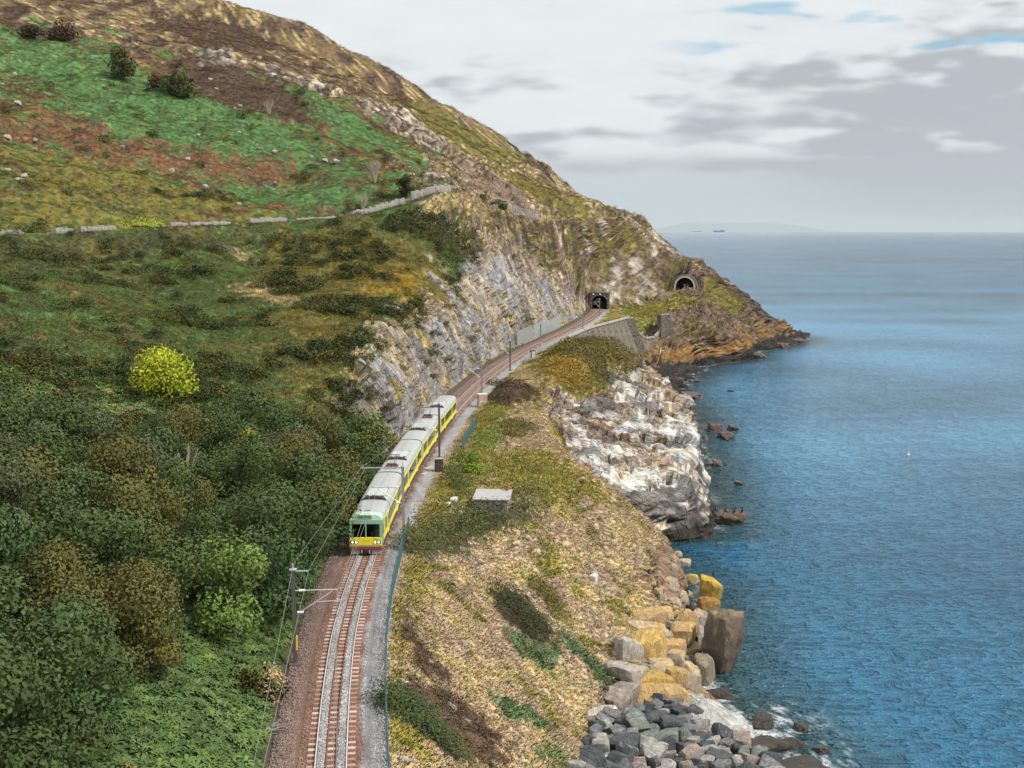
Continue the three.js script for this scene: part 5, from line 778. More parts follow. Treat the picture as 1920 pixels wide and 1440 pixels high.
{ // loose stones of the bed
  const list = []; for (let i = 0; i < 52000; i++) { const d = 58 + 110 * Math.pow(rnd(), 1.35), o = rr(-3.3, 3.1); if (Math.abs(Math.abs(o) - 0.835) < 0.08 || Math.abs(Math.abs(o) - 0.26) < 0.06) continue; list.push([d, o]); }
  const g = new THREE.IcosahedronGeometry(0.05, 0), im = new THREE.InstancedMesh(g, std(1, 1, 1, 0.95), list.length), m = new THREE.Matrix4(), cc = new THREE.Color(), q = new THREE.Quaternion();
  list.forEach(([d, o], i) => { const y = Math.abs(o) < 0.3 ? 14.81 : Math.abs(o) < 0.8 ? 14.91 : Math.abs(o) < 1.75 ? 14.81 : 14.71, p = onTrack(d, o, y), s = rr(0.6, 1.5), c = bedShade(o, d), k = rr(0.6, 1.5); q.setFromEuler(new THREE.Euler(rr(0, 3), rr(0, 3), rr(0, 3))); m.compose(V(...p), q, V(s * rr(0.7, 1.3), s * 0.8, s)); im.setMatrixAt(i, m); im.setColorAt(i, cc.setRGB(Math.min(0.8, c[0] * k), Math.min(0.8, c[1] * k), Math.min(0.8, c[2] * k))); });
  top(im, 'ballast_stones'); tag(im, 'loose ballast stones, brown on the left of the rails and grey on the right', 'gravel'); im.userData.kind = 'stuff'; im.castShadow = im.receiveShadow = true;
}
{
  const t = thing('railway_track', 'single railway track with rusty check rails curving along the cliff into the tunnel', 'railway track');
  const rusty = std(0.21, 0.085, 0.045, 0.8), polished = std(0.78, 0.77, 0.75, 0.3, { metalness: 0.55 });
  const prof = (o, w, y0, y1) => [[o - w, y0], [o - w, y1], [o + w, y1], [o + w, y0]];
  for (const s of [-1, 1]) { const r = mesh('rail', sweep(prof(s * 0.835, 0.045, 14.8, RAIL), stepsD), rusty, t); mesh('running_surface', sweep(prof(s * 0.835 - s * 0.005, 0.036, 14.96, RAIL + 0.006), stepsD), polished, r); }
  for (const s of [-1, 1]) mesh('check_rail', sweep(prof(s * 0.26, 0.036, 14.8, 14.97), stepsD), rusty, t);
  const sl = new THREE.BoxGeometry(2.6, 0.16, 0.27), mats = [[0.36, 0.25, 0.2], [0.30, 0.19, 0.145], [0.42, 0.32, 0.27], [0.26, 0.165, 0.13], [0.5, 0.42, 0.37]].map((c) => std(...c, 0.92)), rest = []; let n = 0;
  for (let d = 56; d < 444; d += 0.72) {
    if (d > 106 && d < 181) { if (Math.round(d / 0.72) % 2) continue; }
    const p = onTrack(d, 0, 14.795), m = mats[(Math.floor(rnd() * 3) + (rnd() < 0.2 ? 2 : 0)) % 5];
    if (n++ < 296) { const s = mesh('sleeper', sl, m, t); s.position.set(...p); s.rotation.y = turnAt(d); } else { rest.push(sl.clone().rotateY(turnAt(d)).translate(...p)); }
  }
  const r = mesh('distant_sleepers', merge(rest), mats[1], t); r.userData.kind = 'stuff';
}
// ---- overhead line: masts and wires
const steel = std(0.30, 0.285, 0.28, 0.55, { metalness: 0.3 }), darkSteel = std(0.10, 0.085, 0.075, 0.7), galv = std(0.50, 0.51, 0.52, 0.4, { metalness: 0.35 }), insul = std(0.75, 0.74, 0.72, 0.35), concrete = std(0.42, 0.40, 0.37, 0.9), yellowPaint = std(0.75, 0.55, 0.03, 0.6), wireMat = std(0.22, 0.235, 0.22, 0.5);
function mast(label, d, off, H, side, o = {}) { // side: +1 when the arms reach right over the track
  const p = onTrack(d, off, 14.62), t = thing('catenary_mast', label, 'mast', p, turnAt(d), 'overhead line masts along the track'), reach = Math.abs(off);
  const w = 0.11, pole = [bx(0.24, H, 0.03, 0, H / 2, w), bx(0.24, H, 0.03, 0, H / 2, -w), bx(0.03, H, 0.2, 0, H / 2, 0)];
  mesh('pole', merge(pole), o.dark ? darkSteel : steel, t); mesh('footing', rbx(0.8, 0.3, 0.8, 0.05, 0, 0.05, 0), o.pale ? concrete : darkSteel, t);
  if (o.plinth) mesh('plinth', rbx(0.75, 2.4, 0.75, 0.05, 0, 0.6, 0), concrete, t);
  mesh('pole_cap', merge([bx(0.46, 0.08, 0.4, 0, H + 0.04, 0), new THREE.CylinderGeometry(0.05, 0.07, 0.35, 8).translate(-side * 0.02, H + 0.25, 0)]), galv, t);
  mesh('feeder_bracket', merge([bx(o.long ?? 1.0, 0.09, 0.09, side * (o.long ?? 1.0) / 2, H - 0.08, 0)]), galv, t);
  if (o.noarm) return t;
  const hy = o.hy ?? 5.1, tip = [side * (reach - 0.1), hy, 0], low = [side * 0.2, hy - 1.6, 0];
  mesh('top_tube', bar([0, hy, 0], tip, 0.045), galv, t);
  mesh('strut', bar(low, [tip[0] - side * 0.25, hy - 0.06, 0], 0.045), galv, t);
  mesh('registration_arm', merge([bar([lerp(low[0], tip[0], 0.5), hy - 0.82, 0], [tip[0] + side * 0.35, hy - 0.72, 0], 0.035), bar([tip[0], hy, 0], [tip[0], hy - 0.74, 0], 0.02)]), galv, t);
  for (const [y, k] of [[hy, 0.55], [hy - 1.48, 0.42]]) { const q = new THREE.CylinderGeometry(0.085, 0.085, 0.42, 10).rotateZ(Math.PI / 2).translate(side * k, y, 0); mesh('insulator', q, insul, t); }
  if (o.band) mesh('warning_strip', bx(0.09, 0.95, 0.26, side * 0.13, 1.55, 0), yellowPaint, t);
  return t;
}
const MASTS = [[77, -2.95, 'nearest mast, on the left of the track with a yellow strip near its foot', 6.5, 1, { band: true, dark: true }], [109, 2.75, 'grey mast standing right of the leading carriage, a long arm over the roof', 7.0, -1, { band: true, long: 3.9 }], [150, 2.6, 'dark mast beside the rear carriages, right of the train', 7.0, -1, { dark: true }], [206, 2.5, 'mast behind the painted hut with its arms over the rails', 6.4, -1, {}], [247, 2.6, 'slim dark mast where the track bends past the gorse knoll', 6.2, -1, { dark: true }], [291, 2.4, 'pale mast on a stone plinth by the mesh fence', 6.2, -1, { plinth: true, pale: true }], [354, 2.7, 'thin far mast before the tunnel approach wall', 6.2, -1, {}], [404, 2.0, 'farthest mast, right in front of the tunnel mouth', 6.0, -1, { pale: true }]];
for (const [d, off, label, H, side, o] of MASTS) mast(label, d, off, H, side, o);
function wire(name, label, pts, sag, r = 0.016) { // hangs in a shallow curve between its supports
  const g = []; for (let i = 0; i < pts.length - 1; i++) { const a = pts[i], b = pts[i + 1], n = 8; let last = null; for (let k = 0; k <= n; k++) { const t = k / n, p = [lerp(a[0], b[0], t), lerp(a[1], b[1], t) - 4 * sag * t * (1 - t), lerp(a[2], b[2], t)]; if (last) g.push(bar(last, p, r, 4)); last = p; } }
  return tag(mesh(name, merge(g), wireMat), label, 'wire');
}
{
  const ds = [30, ...MASTS.map((m) => m[0]), 430];
  wire('contact_wire', 'lower overhead wire running just above the carriage roofs', ds.map((d, i) => onTrack(d, i % 2 ? -0.15 : 0.2, 18.97)), 0.02);
  wire('messenger_wire', 'upper sagging overhead wire carried on the mast arm tips', ds.map((d) => onTrack(d, -0.1, 19.72)), 0.45);
  const far = (a, b, k) => [lerp(a[0], b[0], k), lerp(a[1], b[1], k), lerp(a[2], b[2], k)];
  const m1 = [onTrack(77, -2.95)[0], 21.5, -77], e1 = [m1[0] + 1.0, 21.1, -77], m2 = [onTrack(109, 2.75)[0] - 3.85, 21.55, -109];
  wire('feeder_wire', 'left feeder wire from the nearest mast top down past the bottom edge', [far(m1, [-11.03, 20.6, -48.49], 2.2), m1, m2], 0.12, 0.014);
  wire('feeder_wire', 'right feeder wire from the end of the nearest mast bracket', [far(e1, [-10.79, 20.2, -49.35], 2.2), e1, [m2[0] + 0.35, m2[1] - 0.1, m2[2]]], 0.12, 0.014);
  wire('feeder_wire', 'feeder wire along the mast tops beyond the train', [m2, ...MASTS.slice(2).map((m) => { const p = onTrack(m[0], m[1] - 0.9, 14.62 + m[3]); return p; })], 0.5, 0.016);
}

// ---------------------------------------------------------------- the train
reseed(9);
{
  const grime = noiseTexture(256, 20, (x, y, z, w) => { const k = 0.9 + 0.16 * torF(x, y, z * 0.3, w * 0.3, 4); return [k, k * 0.985, k * 0.96]; }, false);
  const lime = std(0.56, 0.58, 0.13, 0.45, { map: grime }), yellow = std(0.95, 0.80, 0.04, 0.42, { map: grime }), green = std(0.22, 0.37, 0.25, 0.45), paleGreen = std(0.42, 0.58, 0.44, 0.5), roofMat = std(0.40, 0.41, 0.41, 0.6, { map: rep(grime, 0.5, 0.12) }), podMat = std(0.46, 0.47, 0.47, 0.55), louvre = std(0.055, 0.04, 0.045, 0.7), black = std(0.02, 0.02, 0.022, 0.6), under = std(0.06, 0.055, 0.05, 0.8), red = std(0.26, 0.05, 0.035, 0.6), greyMetal = std(0.30, 0.30, 0.31, 0.55), rustMat = std(0.13, 0.06, 0.035, 0.8);
  const glass = new THREE.MeshPhysicalMaterial({ color: col(0.02, 0.022, 0.024), roughness: 0.06, ior: 1.5 }), screen = new THREE.MeshPhysicalMaterial({ color: col(0.32, 0.34, 0.34), roughness: 0.03, transmission: 1, thickness: 0, ior: 1.5 });
  const L = 19.0, GAP = 0.6, HW = 1.43, FLOOR = 0.75, EAVE = 2.95, TOP = 3.5;
  const roofShape = new THREE.Shape(); roofShape.moveTo(-HW, EAVE); roofShape.bezierCurveTo(-HW, EAVE + 0.28, -1.2, TOP - 0.1, -0.85, TOP - 0.05); roofShape.bezierCurveTo(-0.4, TOP + 0.02, 0.4, TOP + 0.02, 0.85, TOP - 0.05); roofShape.bezierCurveTo(1.2, TOP - 0.1, HW, EAVE + 0.28, HW, EAVE); roofShape.lineTo(-HW, EAVE);
  const ext = (s, z0, z1) => new THREE.ExtrudeGeometry(s, { depth: z1 - z0, bevelEnabled: false, curveSegments: 8 }).translate(0, 0, z0);
  const windowsAt = [[-7.75, 1.5], [-5.9, 1.0], [-2.35, 1.55], [-0.75, 1.45], [0.75, 1.45], [2.35, 1.55], [5.9, 1.0], [7.5, 1.4]], doorsAt = [-4.2, 4.2];
  function carriage(train, d, turn, cab, panto, tail) {
    const zf = L / 2, z0 = -L / 2, zc = cab ? zf - 1.5 : zf;
    const body = mesh('carriage', merge([bx(2 * HW, EAVE - FLOOR, zc - z0, 0, (EAVE + FLOOR) / 2, (zc + z0) / 2)]), lime, train);
    body.position.set(...onTrack(d, 0)); body.rotation.y = turn;
    const sub = (n, g, m) => mesh(n, g, m, body);
    sub('roof', ext(roofShape, z0, zc), roofMat);
    sub('roof_rib', merge([-1.05, -0.75, 0.75, 1.05].map((x) => bx(0.035, 0.03, zc - z0 - 0.4, x, Math.abs(x) > 1 ? TOP - 0.135 : TOP - 0.035, (zc + z0) / 2))), std(0.40, 0.41, 0.41, 0.6));
    for (const s of [-1, 1]) {
      const X = s * (HW + 0.012);
      sub('cantrail_stripe', bx(0.03, 0.2, zc - z0, X, EAVE - 0.1, (zc + z0) / 2), paleGreen);
      sub('skirt', bx(0.05, 0.46, zc - z0 - 0.2, s * (HW - 0.02), FLOOR - 0.1, (zc + z0) / 2), under);
      sub('waist_stripe', bx(0.028, 0.3, zc - z0, X, 1.12, (zc + z0) / 2), yellow);
      for (const [z, w] of windowsAt) { if (cab && z > 7) continue; sub('window', rbx(0.05, 1.02, w + 0.15, 0.02, X + s * 0.005, 2.1, z), glass); sub('window_frame', merge([bx(0.04, 0.07, w + 0.16, X, 1.6, z), bx(0.04, 0.07, w + 0.16, X, 2.64, z)]), yellow); }
      for (const z of doorsAt) for (const k of [-1, 1]) { sub('door', rbx(0.07, 1.95, 0.66, 0.02, X + s * 0.01, FLOOR + 1.0, z + k * 0.34), yellow); sub('door_window', rbx(0.05, 1.0, 0.42, 0.02, X + s * 0.035, 2.06, z + k * 0.34), glass); }
    }
    for (const z of [-6.3, 6.3]) sub('bogie', merge([bx(2.2, 0.4, 2.6, 0, 0.5, z), ...[-1, 1].flatMap((a) => [-0.9, 0.9].map((b) => new THREE.CylinderGeometry(0.42, 0.42, 0.12, 16).rotateZ(Math.PI / 2).translate(a * 0.835, 0.42, z + b)))]), under);
    sub('underframe', bx(2.1, 0.5, 8.5, 0, 0.62, 0), under);
    // the ventilation pod on the roof, dark louvres at its front
    const pz = 1.6, pod = sub('roof_pod', rbx(1.75, 0.2, 4.1, 0.06, 0, TOP + 0.05, pz - 0.9), podMat);
    const arc = new THREE.Shape(); arc.moveTo(-1.12, 0); arc.bezierCurveTo(-0.95, 0.28, -0.4, 0.36, 0, 0.36); arc.bezierCurveTo(0.4, 0.36, 0.95, 0.28, 1.12, 0); arc.lineTo(-1.12, 0);
    sub('louvre', ext(arc, pz + 1.1, pz + 1.5).translate(0, TOP - 0.07, 0), louvre);
    for (const [z, w] of [[pz + 0.75, 0.62], [pz - 3.4, 0.5]]) for (const x of [-0.72, 0, 0.72]) sub('roof_vent', bx(x ? 0.3 : 0.5, 0.06, w, x, TOP + 0.155 + (z < 0 ? -0.14 : 0), z), louvre);
    if (panto) { const z = panto * 7.4; sub('pantograph', merge([bx(1.3, 0.12, 1.5, 0, TOP + 0.1, z), ...[-0.5, 0.5].map((x) => bar([x, TOP + 0.15, z - 0.7], [x * 0.8, TOP + 0.62, z + 0.7], 0.035)), ...[-0.5, 0.5].map((x) => bar([x * 0.8, TOP + 0.62, z + 0.7], [x * 0.9, TOP + 1.25, z - 0.3], 0.03)), bx(1.7, 0.05, 0.3, 0, TOP + 1.28, z - 0.3), bx(0.9, 0.3, 0.6, 0, TOP + 0.2, z - 0.3)]), rustMat); }
    sub('end_seal', merge([bx(2.75, 2.4, 0.1, 0, 1.95, z0 - 0.04), ...(cab ? [] : [bx(2.75, 2.4, 0.1, 0, 1.95, zf + 0.04)])]), black);
    if (!tail) sub('gangway', bx(1.3, 2.3, GAP - 0.1, 0, 1.9, z0 - GAP / 2), black);
    if (!cab) return;
    // driving end: green frame round two tall screens, yellow below, lamps, red beam, grey valance
    const slope = (g) => { const p = g.attributes.position; for (let i = 0; i < p.count; i++) if (p.getZ(i) > zf - 0.6) p.setZ(i, p.getZ(i) - Math.max(0, p.getY(i) - 1.55) * 0.16); g.computeVertexNormals(); return g; };
    sub('cab_roof', slope(ext(roofShape, zc, zf - 0.05)), paleGreen);
    sub('cab_side', merge([-1, 1].map((s) => slope(bx(0.1, EAVE - FLOOR, 1.5, s * (HW - 0.05), (EAVE + FLOOR) / 2, zf - 0.75)))), green);
    for (const s of [-1, 1]) sub('cab_side_window', slope(rbx(0.05, 0.9, 0.62, 0.02, s * (HW + 0.012), 2.15, zf - 0.85)), glass);
    sub('cab_frame', slope(merge([bx(2 * HW, 0.34, 0.1, 0, EAVE - 0.08, zf), bx(0.2, 1.4, 0.1, -HW + 0.1, 2.15, zf), bx(0.2, 1.4, 0.1, HW - 0.1, 2.15, zf), bx(0.1, 1.3, 0.1, 0.02, 2.15, zf)])), green);
    for (const s of [-1, 1]) sub('windscreen', slope(bx(1.16, 1.32, 0.04, s * 0.63, 2.14, zf - 0.02)), screen);
    sub('cab_inside', merge([bx(2.6, 2.1, 0.06, 0, 1.9, zf - 1.45), bx(2.6, 0.06, 1.3, 0, 1.28, zf - 0.75), bx(2.3, 0.24, 0.4, 0, 1.42, zf - 0.42)]), black);
    sub('front_panel', merge([rbx(2 * HW, 0.74, 0.16, 0.05, 0, 1.17, zf - 0.03)]), yellow);
    sub('green_band', bx(2 * HW, 0.1, 0.12, 0, 0.77, zf - 0.02), green);
    sub('buffer_beam', rbx(2 * HW - 0.02, 0.3, 0.2, 0.04, 0, 0.58, zf - 0.02), red);
    sub('valance', merge([rbx(0.86, 0.5, 0.25, 0.06, -0.92, 0.24, zf - 0.12), rbx(0.86, 0.5, 0.25, 0.06, 0.92, 0.24, zf - 0.12)]), greyMetal);
    sub('coupler', merge([bx(0.9, 0.34, 0.3, 0, 0.26, zf - 0.05), new THREE.CylinderGeometry(0.16, 0.16, 0.4, 12).rotateX(Math.PI / 2).translate(0, 0.26, zf + 0.15)]), black);
    for (const s of [-1, 1]) sub('buffer_pin', new THREE.CylinderGeometry(0.06, 0.06, 0.28, 10).translate(s * 0.34, 0.28, zf + 0.18), galv);
    sub('destination_box', merge([rbx(1.25, 0.3, 0.8, 0.05, 0, EAVE + 0.42, zf - 0.62)]), paleGreen);
    sub('destination_blind', bx(1.05, 0.17, 0.05, -0.05, EAVE + 0.42, zf - 0.21), std(0.12, 0.2, 0.13, 0.4));
    for (const s of [-1, 1]) {
      sub('lamp_housing', rbx(0.62, 0.26, 0.06, 0.02, s * 1.02, 1.12, zf + 0.05), black);
      for (const [x, k] of [[1.15, 0.6], [0.84, 1]]) sub('headlight', new THREE.CylinderGeometry(0.095, 0.095, 0.05, 14).rotateX(Math.PI / 2).translate(s * x, 1.12, zf + 0.085), new THREE.MeshStandardMaterial({ color: col(0.8, 0.78, 0.72), emissive: col(1, 0.86, 0.74), emissiveIntensity: 1.3 * k, roughness: 0.2 }));
    }
    sub('emblem', merge([bx(0.13, 0.08, 0.012, -0.1, 1.24, zf + 0.056), bx(0.3, 0.04, 0.012, 0.16, 1.24, zf + 0.056)]), green);
    sub('unit_number', merge([0, 1, 2, 3].map((k) => bx(0.055, 0.09, 0.012, 0.78 + k * 0.1, 1.4, zf + 0.056))), std(0.3, 0.2, 0.05, 0.6));
    sub('wiper', merge([bar([-0.5, 1.52, zf + 0.05], [-0.75, 2.0, zf - 0.02], 0.018), bar([0.75, 1.52, zf + 0.05], [0.5, 2.0, zf - 0.02], 0.018)]), black);
    sub('horn', merge([bx(0.5, 0.1, 0.2, 0, TOP + 0.06, zf - 1.75)]), greyMetal);
  }
  const t = thing('commuter_train', 'yellow and green electric commuter train of four carriages with lit headlights', 'train');
  let d = 102.9; // walk back along the curve from the leading end
  const ahead = (from, s) => { let q = from, left = s; while (left > 0) { const k = Math.min(0.25, left), e = trackX(q + 0.1) - trackX(q - 0.1); q += k / Math.hypot(e / 0.2, 1); left -= k; } return q; };
  for (let i = 0; i < 4; i++) { const a = d, m = ahead(a, L / 2), b = ahead(a, L); const turn = Math.atan2(trackX(a) - trackX(b), b - a); carriage(t, m, turn, i === 0, i === 1 ? 1 : i === 2 ? -1 : 0, i === 3); d = ahead(b, GAP); }
  shadows(t);
}

// ---------------------------------------------------------------- fences, huts, tunnels, walls
reseed(41);
const fenceGreen = std(0.085, 0.17, 0.18, 0.5), fenceGrey = std(0.42, 0.44, 0.45, 0.5);
function fence(label, pts, H, mat, pales, group) { // posts with a panel of upright pales between each pair
  const t = thing('fence', label, 'fence', pts[0], 0, group), o = pts[0], rel = (p) => [p[0] - o[0], p[1] - o[1], p[2] - o[2]];
  pts.forEach((p, i) => {
    const a = rel(p); mesh('post', bx(0.1, H + 0.15, 0.1, a[0], a[1] + H / 2, a[2]), mat, t);
    if (i === pts.length - 1) return;
    const b = rel(pts[i + 1]), g = [], L = Math.hypot(b[0] - a[0], b[2] - a[2]), ry = Math.atan2(-(b[2] - a[2]), b[0] - a[0]), n = Math.max(3, Math.round(L / pales));
    for (let k = 1; k < n; k++) { const q = k / n; g.push(bx(0.065, H - 0.1, 0.02, 0, 0, 0, ry).translate(lerp(a[0], b[0], q), lerp(a[1], b[1], q) + H / 2, lerp(a[2], b[2], q))); }
    for (const y of [0.25, H - 0.3]) g.push(bar([a[0], a[1] + y, a[2]], [b[0], b[1] + y, b[2]], 0.025, 4));
    mesh('palisade_panel', merge(g), mat, t);
  });
  return shadows(t);
}
const along = (d0, d1, step, off) => { const a = []; for (let d = d0; d <= d1 + 0.01; d += step) { const p = onTrack(d, off, 0); a.push([p[0], Math.max(14.5, heightAt(p[0], -p[2])), p[2]]); } return a; };
fence('long blue-green palisade fence down the right side of the track', along(56, 112, 2.75, 3.05), 1.75, fenceGreen, 0.2);
fence('short blue-green palisade fence on the bank beside the rear carriages', [[-6.5, 14.62, -156.5], [-6.21, 14.67, -160.25], [-5.92, 14.71, -164.25], [-5.62, 14.74, -168.5], [-5.22, 14.89, -173.25]], 1.7, fenceGreen, 0.22);
{ // chain-link stretches: posts and see-through panels
  const link = new THREE.MeshStandardMaterial({ color: col(0.42, 0.44, 0.44), roughness: 0.6, transparent: true, opacity: 0.42, side: THREE.DoubleSide });
  const mesh2 = (label, pts, H, net = link) => { const cat = 'fence'; const t = thing('mesh_fence', label, cat, pts[0]), o = pts[0]; pts.forEach((p, i) => { const a = [p[0] - o[0], p[1] - o[1], p[2] - o[2]]; mesh('post', bx(0.14, H + 0.3, 0.14, a[0], a[1] + H / 2, a[2]), fenceGrey, t); if (i) { const q = pts[i - 1], b = [q[0] - o[0], q[1] - o[1], q[2] - o[2]], L = Math.hypot(a[0] - b[0], a[2] - b[2]); mesh('mesh_panel', bx(L, H, 0.02, 0, 0, 0, Math.atan2(-(a[2] - b[2]), a[0] - b[0])).translate((a[0] + b[0]) / 2, (a[1] + b[1]) / 2 + H / 2, (a[2] + b[2]) / 2), net, t); mesh('top_rail', bar([a[0], a[1] + H, a[2]], [b[0], b[1] + H, b[2]], 0.03, 5), fenceGrey, t); } }); return shadows(t); };
  mesh2('tall grey rockfall fence at the foot of the cutting, left of the bend', along(296, 356, 7.5, -4.4), 3.6);
  mesh2('low grey mesh fence on the seaward edge of the bend', along(262, 344, 6.8, 3.6), 1.5);
  mesh2('row of white posts with netting above the cliff path', [[-6.82, 49.18, -360.5], [-4.66, 48.94, -365.5], [-1.97, 48.41, -372.75], [-0.33, 47.98, -377.75], [2.04, 47.58, -385.75], [4.32, 47.15, -392.75], [7.08, 46.89, -401.75], [8.98, 46.59, -408]], 3.2, new THREE.MeshStandardMaterial({ color: col(0.3, 0.3, 0.3), roughness: 0.8, transparent: true, opacity: 0.16 }));
}
{ // small concrete hut in the scrub
  const p = [-2.03, 14.22, -124.25], t = thing('concrete_hut', 'small flat-roofed concrete hut in the scrub, red chimney on its roof', 'hut', [p[0], p[1] - 0.85, p[2]], -0.12), wall = std(0.40, 0.37, 0.36, 0.9, { map: rep(rockMap, 0.15, 0.15) }), slab = std(0.37, 0.36, 0.345, 0.85, { map: rep(grassMap, 0.3, 0.3) });
  mesh('wall', merge([bx(3.4, 2.0, 0.2, 0, 1.0, 1.2), bx(3.4, 2.3, 0.2, 0, 1.15, -1.2), bx(0.2, 2.1, 2.2, -1.6, 1.05, 0), bx(0.2, 2.1, 2.2, 1.6, 1.05, 0)]), wall, t);
  const r = mesh('roof', rbx(3.9, 0.17, 3.0, 0.03), slab, t); r.position.set(0, 2.24, 0.1); r.rotation.x = 0.16;
  mesh('chimney', merge([bx(0.24, 0.5, 0.24, 1.35, 2.72, -1.1), bx(0.3, 0.06, 0.3, 1.35, 3.0, -1.1)]), std(0.28, 0.075, 0.045, 0.9), t);
  shadows(t);
  rock('tilted white slab left of the concrete hut', [-6.14, 14.56, -125.25], [1.5, 0.8, 1.0], [0.76, 0.74, 0.71], null, { planes: 8, rough: 0.03 });
  rock('lower white block left of the concrete hut', [-6.84, 14.5, -123.5], [1.0, 0.8, 0.8], [0.70, 0.67, 0.62], null, { planes: 8, rough: 0.03 });
}
function cabinet(label, at, s, turn, m, lid, extra) { const t = thing('equipment_cabinet', label, 'cabinet', at, turn); mesh('cabinet_body', rbx(s[0], s[1], s[2], 0.03, 0, s[1] / 2, 0), m, t); mesh('lid', rbx(s[0] + 0.12, 0.1, s[2] + 0.12, 0.03, 0, s[1] + 0.05, 0), lid, t); mesh('door', bx(s[0] * 0.84, s[1] * 0.84, 0.03, 0, s[1] * 0.5, s[2] / 2 + 0.016), extra ?? m, t); mesh('handle', bx(0.04, 0.16, 0.04, s[0] * 0.3, s[1] * 0.5, s[2] / 2 + 0.05), galv, t); return shadows(t); }
cabinet('dark brown equipment cabinet at the ballast edge beside the train', [-8.75, 14.56, -141.25], [0.95, 1.65, 0.8], 0.15, std(0.055, 0.04, 0.045, 0.6), std(0.3, 0.26, 0.22, 0.7));
{
  const c = document.createElement('canvas'); c.width = c.height = 256; const g = c.getContext('2d'); g.fillStyle = '#b9a59a'; g.fillRect(0, 0, 256, 256);
  const cols = ['#c2637a', '#f0ece6', '#6f6a68', '#d98b96', '#7d9a6a', '#f4e9d8']; for (let i = 0; i < 26; i++) { g.strokeStyle = cols[i % 6]; g.lineWidth = rr(6, 18); g.beginPath(); const x = rr(0, 256), y = rr(60, 256); g.moveTo(x, y); g.bezierCurveTo(x + rr(-90, 90), y + rr(-70, 70), x + rr(-90, 90), y + rr(-70, 70), x + rr(-60, 60), y + rr(-60, 60)); g.stroke(); }
  const tex = new THREE.CanvasTexture(c); tex.colorSpace = THREE.SRGBColorSpace; const paint = new THREE.MeshStandardMaterial({ map: tex, roughness: 0.7 });
  cabinet('paint-scribbled relay hut with a pale lid beside the track', [-4.9, 14.74, -194.75], [1.45, 2.0, 1.3], 0.25, paint, std(0.55, 0.6, 0.45, 0.7), paint);
  cabinet('small dark cabinet with a white notice beyond the grassy verge', [4.72, 14.61, -271], [1.0, 1.8, 1.0], 0.3, std(0.06, 0.065, 0.07, 0.6), std(0.1, 0.1, 0.1, 0.6), std(0.5, 0.52, 0.52, 0.6));
  for (const [label, px, L, ry, m] of [['grey concrete trough lid lying on the ballast, the longer one', onTrack(143, 2.0, 14.8), 1.5, 0.9, concrete], ['grey concrete trough lid lying on the ballast, the shorter one', onTrack(139.5, 1.9, 14.8), 1.2, 1.1, concrete], ['orange cable duct piece lying on the ballast nearest the train', onTrack(136, 1.75, 14.78), 1.9, 1.5, std(0.5, 0.13, 0.06, 0.6)], ['orange cable duct piece behind the trough lids', onTrack(147, 1.8, 14.78), 1.6, 1.2, std(0.46, 0.14, 0.07, 0.6)]]) { const o = tag(mesh(m === concrete ? 'trough_lid' : 'cable_duct', rbx(L, 0.13, m === concrete ? 0.5 : 0.14, 0.03), m), label, m === concrete ? 'slab' : 'pipe'); o.position.set(...px); o.rotation.y = ry; }
}
